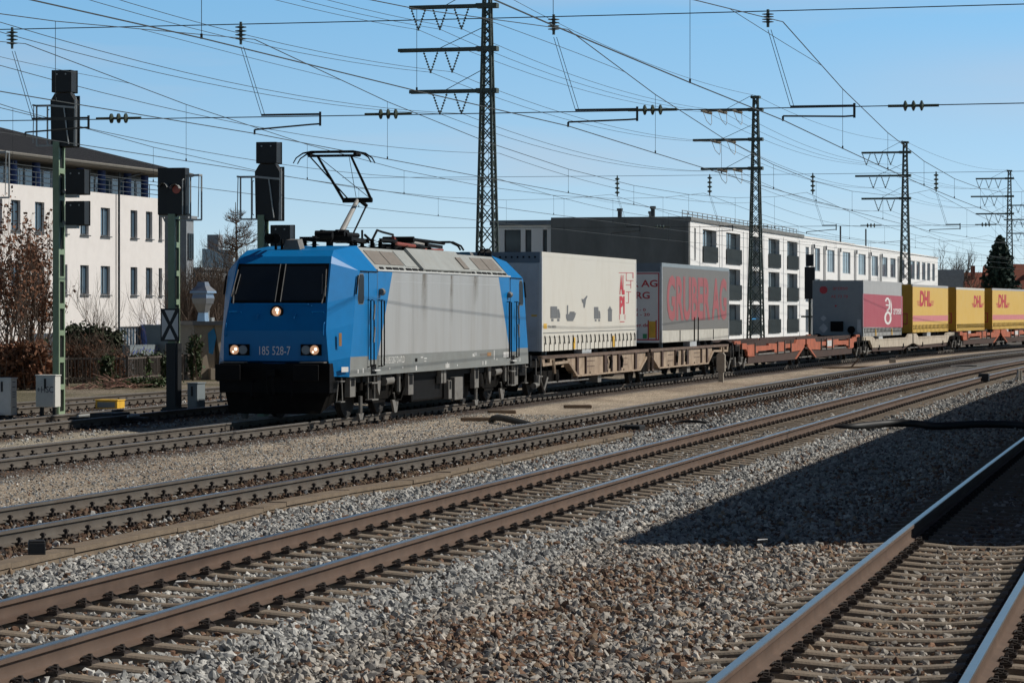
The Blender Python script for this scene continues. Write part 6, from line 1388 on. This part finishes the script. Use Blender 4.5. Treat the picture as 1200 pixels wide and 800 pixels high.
# ---- hut with steel hood and graffiti wall, left of the locomotive
ht = thing('utility_hut', 'small flat roofed concrete hut with blue graffiti beside the locomotive front', 'hut', (*G(250,444.5,-.22).xy,-.22), R(112)); s_ = 112/F
mb = MB(); mb.box(.0,.45,-.05,.75,0,2.05); mb.prism([(-.1,-.72,0),(.4,-.72,0),(.4,-.35,2.05),(-.1,-.35,2.05)],(0,.32,0)); mb.box(.45,2.6,-.7,.75,0,2.05); mb.box(-.35,.5,-.8,.2,0,.42); mb.build('wall', M['sandstone'], ht)
mb = MB(); mb.box(-.5,2.8,-.95,.95,2.05,2.2); mb.build('flat_roof', M['frame_dk'], ht)
mb = MB(); mb.prism([(-.012,.22,1.75),(-.012,-.02,1.95),(-.012,-.12,1.6),(-.012,.02,.95),(-.012,.18,1.0)],(-.01,0,0)); mb.prism([(-.112,-.42,1.5),(-.112,-.36,1.7),(-.112,-.35,1.2)],(-.006,0,0)); mb.build('graffiti', M['paint_blue'], ht)
hd = thing('ventilation_hood', 'shiny steel ventilation hood on the flat roof of the hut', 'vent', (*G(246,444.5,-.22).xy,1.98), R(112+45)); hd.scale = (.8,.8,.92)
mb = MB(); mb.lathe((.3,.12,0),(0,0,1),[(0,.30),(.35,.24),(.62,.40),(.72,.44)],4); 
mb.lathe((.3,.12,0),(0,0,1),[(.72,.50),(.95,.56),(1.12,.50),(1.16,.66),(1.24,.64),(1.45,.34),(1.62,.26)],4); mb.build('hood', M['steel'], hd)
mb = MB(); mb.box(.15,.3,-.72,-.45,0,.15); mb.tube([(.3,-.3,0),(.3,-.35,.9),(.3,-.1,1.1)],.09,8); mb.build('pipe', M['galv'], hd)
# ---- picket fence
fpx = [(-70,456),(0,456),(79,451.5),(149,451),(232,444)]; fp_ = [G(x,y,-.22) for x,y in fpx]
fnc = thing('picket_fence', 'weathered picket fence of thin upright bars along the far side of the yard', 'fence', fp_[0]); mb = MB(); mp_ = MB(); posts = []
for a,b in zip(fp_[:-1],fp_[1:]):
    n_ = int((b-a).length/.13)
    for k in range(n_):
        p = a.lerp(b,k/n_)-fp_[0]; mb.beam(p+Vector((0,0,.05)),p+Vector((rnd.uniform(-.02,.02),0,.97+rnd.uniform(-.02,.02))),.05,.025)
        if k%18 == 0: posts.append(p)
    for z in (.25,.93): mb.beam(a-fp_[0]+Vector((0,0,z)),b-fp_[0]+Vector((0,0,z)),.04,.06)
mb.build('picket_row', M['fence_m'], fnc)
for p in posts: mb = MB(); mb.beam(p-Vector((0,0,.2)),p+Vector((0,0,1.02)),.08,.08); mb.build('post', M['fence_m'], fnc)
# ------------------------------------------------------------------ plants
def leaves(n, fn, size, seed, flat_=0.0):
    """n small quads; fn(rs, n) gives centres"""
    rs_ = np.random.RandomState(seed); c = fn(rs_, n); a = rs_.randn(n,3); a /= np.linalg.norm(a,axis=1)[:,None]; b = np.cross(a, rs_.randn(n,3)); b /= np.linalg.norm(b,axis=1)[:,None]
    s = size*(.6+.8*rs_.rand(n,1)); V = np.stack([c-a*s*.5-b*s*.3, c+a*s*.5-b*s*.3, c+a*s*.62+b*s*.3, c-a*s*.4+b*s*.32],1).reshape(-1,3); return V, np.arange(4*n).reshape(-1,4)
def grow(mb, p, dirv, L_, r, depth, rg, spread=.55, up=.15, kids=(2,4), tips=None, segs=3):
    pts = [p]; d_ = dirv.copy()
    for k in range(segs):
        d_ = (d_ + Vector((rg.uniform(-.18,.18),rg.uniform(-.18,.18),rg.uniform(-.08,.14)+up*.3))).normalized(); pts.append(pts[-1]+d_*L_/segs)
    mb.tube(pts, [r*(1-.55*k/segs) for k in range(segs+1)], 5 if depth > 2 else 3, cap=False)
    if tips is not None and depth <= 1: tips += pts[1:]
    if depth <= 0: return
    for k in range(rg.randint(*kids)):
        t = rg.uniform(.35,1.0); i = min(int(t*segs), segs-1); q = pts[i].lerp(pts[i+1], t*segs-i)
        nd = (d_*(1-spread) + Vector((rg.uniform(-1,1),rg.uniform(-1,1),rg.uniform(-.2,.8)+up)).normalized()*spread*1.3).normalized()
        grow(mb, q, nd, L_*rg.uniform(.55,.8), r*.5, depth-1, rg, spread, up, kids, tips, segs)
def bare_tree(name, label, base, h_, seed, cat='tree', r=.14, depth=4, leaf=None, nleaf=0, lsize=.1, kids=(2,4), spread=.5, up=.25, group=None, stems=1):
    rg = random.Random(seed); root = thing(name, label, cat, base, rg.uniform(0,6), group); tm = MB(); cm = MB(); tips = []
    for s in range(stems):
        off = Vector((rg.uniform(-.5,.5),rg.uniform(-.5,.5),0))*(0 if stems == 1 else h_*.16)
        pts = [off]; d_ = Vector((rg.uniform(-.1,.1),rg.uniform(-.1,.1),1)); hh = h_*(.62 if stems == 1 else rg.uniform(.35,.55))
        for k in range(5): d_ = (d_+Vector((rg.uniform(-.12,.12),rg.uniform(-.12,.12),.1))).normalized(); pts.append(pts[-1]+d_*hh/5)
        tm.tube(pts, [r*(1-.13*k) for k in range(6)], 7)
        for k in range(8 if stems == 1 else 5):
            t = rg.uniform(.3,1); i = min(int(t*5),4); q = pts[i].lerp(pts[i+1],t*5-i); az = rg.uniform(0,6.28)
            grow(cm, q, Vector((math.cos(az)*.8,math.sin(az)*.8,rg.uniform(.35,1))).normalized(), h_*rg.uniform(.22,.36), r*.42, depth-1, rg, spread, up, kids, tips)
        grow(cm, pts[-1], d_, h_*.34, r*.36, depth-1, rg, spread, up, kids, tips)
    tm.build('trunk', M['bark'], root); cm.build('crown', M['twig'], root)
    if leaf:
        T_ = np.array([tuple(t) for t in tips]); V, Fc = leaves(nleaf, lambda rs_,n: T_[rs_.randint(0,len(T_),n)]+rs_.randn(n,3)*.07, lsize, seed); mesh_np('foliage', V, Fc, M[leaf], parent=root)
    return root
gb_ = lambda px, d, z=-.22: Vector(((px-600)/F*d, d, z))
# copper leaved young trees along the fence on the left
for k,(px,d,h_,lab) in enumerate(((-14,104,5.6,'copper leaved beech cut off by the left edge'),(14,101,5.9,'copper leaved beech just right of the left edge'),(32,106,5.2,'copper leaved beech in the middle of the brown row'),(47,103,5.3,'rightmost copper leaved beech, next to the leftmost signal post'))):
    bare_tree('beech_tree', lab, gb_(px,d), h_, 40+k, r=.06, depth=3, leaf='leaf_brown', nleaf=1150, lsize=.10, spread=.30, up=.7, group='copper leaved beeches by the fence', stems=5)
def bush(name, label, px, d, w, h_, n, leaf, seed, twigs=40, lsize=.1, group=None, dep=1.0):
    root = thing(name, label, 'bush', gb_(px,d), 0, group); rg = random.Random(seed); mb = MB()
    for k in range(twigs):
        a = rg.uniform(0,6.28); q = Vector((rg.uniform(-.5,.5)*w,rg.uniform(-.5,.5)*dep,0)); t = q+Vector((rg.uniform(-.3,.3)*w*.4,rg.uniform(-.3,.3)*dep,h_*rg.uniform(.6,1.15))); m_ = q.lerp(t,.5)+Vector((rg.uniform(-.15,.15),rg.uniform(-.15,.15),0))
        mb.tube([q,m_,t],[.024,.016,.009],4,cap=False)
        for j in range(4): s0 = m_.lerp(t,rg.random()); mb.tube([s0, s0+Vector((rg.uniform(-.4,.4),rg.uniform(-.3,.3),rg.uniform(.1,.5)))],[.009,.004],3,cap=False)
    mb.build('stem', M['twig'], root)
    if n:
        def fn(rs_, n_):
            u = rs_.rand(n_,3)*2-1; r_ = np.linalg.norm(u,axis=1); u = u/np.maximum(r_,1e-3)[:,None]*(rs_.rand(n_,1)**.45); cl_ = rs_.randn(n_,3)*.08
            lump = fbm(u[:,0]*3+seed, u[:,2]*3+seed, seed, 1.0)[:,None]
            return np.stack([u[:,0]*w/2, u[:,1]*dep/2, np.abs(u[:,2]*.5+.5)*h_],-1)*(.75+.5*lump)+cl_
        V, Fc = leaves(n, fn, lsize, seed); mesh_np('foliage', V, Fc, M[leaf], parent=root)
    return root
bush('hedge_bush', 'low copper brown hedge clump at the left edge below the beeches', 4, 99, 2.2, 1.5, 4200, 'leaf_brown', 61, 30, .13)
bush('hedge_bush', 'copper brown hedge clump left of the scrawled white box', 30, 98.5, 1.7, 1.7, 4200, 'leaf_brown', 62, 30, .13)
bush('hedge_bush', 'small copper brown hedge clump right behind the scrawled white box', 52, 99.5, 1.0, 1.0, 2200, 'leaf_brown', 68, 18, .12)
bush('evergreen_hedge', 'dark green clipped hedge behind the fence below the white office windows', 98, 121, 2.6, 2.0, 9000, 'hedge', 63, 20, .12, dep=1.4)
bush('evergreen_hedge', 'dark green hedge end beside the drainpipe of the white office building', 124, 123, 1.6, 1.9, 6000, 'hedge', 64, 14, .12, dep=1.4)
bush('dry_bush', 'thin brown leafless bush in front of the dark green hedge', 92, 108, 2.1, 1.6, 1300, 'leaf_brown', 65, 90, .07)
bush('dry_bush', 'grey brown leafless bush between the drainpipe and the crossed board', 128, 110, 1.8, 1.15, 700, 'leaf_brown', 66, 70, .07)
for k,(px,d,w,h_,lab) in enumerate(((126,103.5,.35,1.05,'narrow ivy clump climbing the fence, leftmost of three'),(166,107,.5,1.1,'ivy clump on the fence, middle of three'),(189,109,.9,1.05,'broad ivy clump on the fence, left of the crossed board signal'))):
    bush('ivy', lab, px, d, w, h_, 1300 if w > .6 else 600, 'leaf_green', 70+k, 8, .12, 'ivy clumps on the picket fence', dep=.4)
bush('ivy', 'ivy hanging over the corner of the graffiti hut', 228, 112, .42, 1.7, 520, 'leaf_green', 75, 10, .12, dep=.5)
bush('weeds', 'thin green weeds along the foot of the picket fence', 158, 101.5, 3.2, .25, 1600, 'leaf_green', 76, 10, .07, dep=.6)
bp_ = thing('branch_pile', 'heap of cut pinkish branches lying in front of the fence', 'branches', G(118,456,-.22)); mb = MB(); rg = random.Random(9)
for k in range(90): p = Vector((rg.uniform(-1.1,1.3),rg.uniform(-.5,.5),.02)); p.z = max(.02,.38*math.exp(-((p.x-.4)/.7)**2)*rg.random()); mb.tube([p,p+Vector((rg.uniform(-.7,.7),rg.uniform(-.3,.3),rg.uniform(.0,.22)))],[.018,.008],4)
mb.build('branch', M['branch_pink'], bp_)
# dumped things behind the fence: container, panel with graffiti
ct = thing('container', 'blue grey skip half hidden behind the crossed board', 'container', (*G(193,433,-.2).xy,-.2), R(76)); ct.location = gb_(196,120)
mb = MB(); mb.prism([(0,-.75,.2),(0,.7,.2),(0,.95,2.0),(0,-.95,2.0)],(2.4,0,0)); mb.box(-.05,2.45,-1.0,1.0,1.93,2.03); mb.build('body', M['box_grey'], ct)
gp = thing('graffiti_panel', 'white panel with red and green graffiti behind the brown hedge', 'panel', gb_(51,112), R(-8))
mb = MB(); mb.box(-.38,.38,0,.06,0,1.75); mb.box(-1.6,.38,.06,.12,0,.95); mb.build('panel', M['white'], gp); mb = MB(); mb.prism([(-.34,-.004,1.15),(-.12,-.004,1.15),(-.15,-.004,1.65),(-.3,-.004,1.6)],(0,-.004,0)); mb.prism([(-.3,-.004,1.0),(.34,-.004,1.02),(.3,-.004,1.14),(-.2,-.004,1.1)],(0,-.004,0)); mb.build('graffiti', M['red_print'], gp); mb = MB(); mb.prism([(0,-.004,1.35),(.2,-.004,1.3),(.22,-.004,1.55),(.05,-.004,1.6)],(0,-.004,0)); mb.build('graffiti', M['green_print'], gp)
wl_ = thing('low_wall', 'low stone wall with blue scrawls behind the fence, below the entrance glazing', 'wall', gb_(172,118), R(76)); wl_.location = gb_(152,117)
mb = MB(); mb.box(0,6.5,0,.3,0,1.25); mb.build('wall', M['box_grey'], wl_); mb = MB(); rg = random.Random(4)
for k in range(9): mb.beam((.3+.35*k,-.006,.95+rg.uniform(-.1,.1)),(.5+.35*k,-.006,1.12+rg.uniform(-.1,.1)),.05,.01)
mb.build('graffiti', M['blue_print'], wl_)
# leafless trees
bare_tree('bare_shrub', 'leafless shrub behind the crossed board signal', gb_(226,128), 5.0, 81, 'shrub', .05, 4, group=None, stems=4, spread=.45, up=.35)
bare_tree('bare_shrub', 'leafless brown shrub left of the locomotive cab', gb_(247,132), 5.0, 82, 'shrub', .05, 4, stems=5, spread=.45, up=.3)
bare_tree('bare_shrub', 'leafless brown shrub half hidden by the locomotive cab', gb_(265,130), 4.6, 83, 'shrub', .05, 4, stems=5, spread=.45, up=.3)
bare_tree('bare_shrub', 'leafless grey shrub in front of the entrance glazing of the white office', gb_(181,122), 4.3, 84, 'shrub', .04, 3, stems=3, spread=.45, up=.3)
bare_tree('bare_shrub', 'thin leafless shrub in front of the white office wall, right of the leftmost signal', gb_(112,124), 4.2, 85, 'shrub', .035, 3, stems=4, spread=.4, up=.4)
bush('thicket', 'dense brown thicket behind the crossed board signal and the hut roof', 231, 136, 2.6, 4.0, 1400, 'leaf_brown', 86, 420, .08, dep=2.0)
bush('thicket', 'dense brown thicket between the hut roof and the locomotive cab', 260, 138, 2.8, 4.3, 1400, 'leaf_brown', 87, 420, .08, dep=2.0)
lt = thing('larch_tree', 'tall thin leafless larch between the black signals', 'tree', gb_(276,190), 0); mb = MB(); cm = MB(); rg = random.Random(5)
mb.tube([(0,0,0),(.1,0,5),(0,.05,9.5)],[.16,.10,.02],7); mb.build('trunk', M['bark'], lt)
for k in range(58):
    z = rg.uniform(3.2,9.3); L_ = (9.9-z)*.30*rg.uniform(.5,1.1)+.15; az = rg.uniform(0,6.28)
    grow(cm, Vector((.05,0,z)), Vector((math.cos(az),math.sin(az),rg.uniform(-.15,.25))).normalized(), L_*1.15, .038, 2, rg, .5, .05, (4,6), None, 3)
cm.build('crown', M['twig'], lt)
for k,(px,d,h_,lab) in enumerate(((1095,440,9,'bare tree rising behind the right end of the apartment block'),(1112,450,9.5,'bare tree between the apartment block and the red roofs, nearer the block'),(1131,430,9.5,'round bare tree left of the dark spruce, in front of the long red roof'),(1150,470,8.5,'small bare tree touching the left side of the dark spruce'),(1190,480,8,'bare tree right of the dark spruce'),(1080,520,8,'faint bare tree top above the end of the apartment block roof'))):
    bare_tree('bare_tree', lab, gb_(px,d,-.3), h_*1.05, 90+k, r=.34, depth=4, spread=.5, up=.2, group='bare trees beyond the yard')
sp = thing('spruce_tree', 'dark green spruce in front of a lattice mast near the right edge', 'tree', gb_(1172,318,-.3)); mb = MB(); mb.tube([(0,0,0),(0,0,10.8)],[.22,.03],8); mb.build('trunk', M['bark'], sp)
def spf(rs_, n):
    z = rs_.rand(n)**.85*9.9+.6; tier = (np.floor(z*1.9)/1.9); rr = .56*np.maximum(10.8-z,0.02)**.78*(.7+.6*(1-(z-tier)*1.9))*(.75+.5*fbm(z*1.3,z*2.7,5,1.0)); a = rs_.rand(n)*6.283; ab2_ = np.floor(a*9/6.283)*6.283/9+rs_.randn(n)*.16+tier; r_ = rr*np.sqrt(rs_.rand(n)); return np.stack([r_*np.cos(ab2_), r_*np.sin(ab2_), z-r_*.18+rs_.randn(n)*.08],-1)
V, Fc = leaves(4600, spf, .36, 3); mesh_np('crown', V, Fc, M['spruce'], parent=sp)
# distant wooded strip closing the view
wood = MB(); rs_ = np.random.RandomState(8); n = 9000; xx = rs_.rand(n)*520-220; V, Fc = leaves(n, lambda q,m: np.stack([q.rand(m)*640-260, 640+q.rand(m)*30, np.abs(q.randn(m))*2.4*(0.6+0.8*fbm(np.arange(m)*.0+q.rand(m)*50,np.zeros(m),4,.6))],-1), 1.6, 8); w_ = mesh_np('far_bushes', V, Fc, M['twig']); tag(w_, 'distant brown strip of bushes closing the view', 'bushes', kind='stuff')
# small signal standing behind the wagons
fs_ = thing('railway_signal', 'small distant black signal in front of the apartment block', 'signal', gb_(949,178), a_); mb = MB(); mb.box(-.07,.07,-.07,.07,0,3.6); mb.build('post', M['mast'], fs_); mb = MB(); mb.box(-.12,.12,-.3,.3,3.3,5.2); mb.box(-.12,.12,-.22,.22,5.25,5.95); mb.build('signal_head', M['sig_black'], fs_); mb = MB(); mb.box(-.15,.15,-.9,.5,2.2,2.3); mb.box(-.1,.1,-.9,-.86,1.4,2.2); mb.tube([(0,-.6,0),(0,-.6,2.2)],.05,6); mb.build('bracket', M['mast'], fs_)

for (px,py,lab) in ((212,682,'white scrap of paper between the rails of the brown railed track'),(893,633,'white scrap of paper lying in the big shadow')):
    mb = MB(); mb.prism([(-.05,-.02,.0),(.05,-.025,.01),(.06,.02,.012),(-.04,.025,.008)],(0,.0,.006)); sc_ = mb.build('paper_scrap', M['white']); sc_.location = G(px,py,-.06); tag(sc_, lab, 'litter')
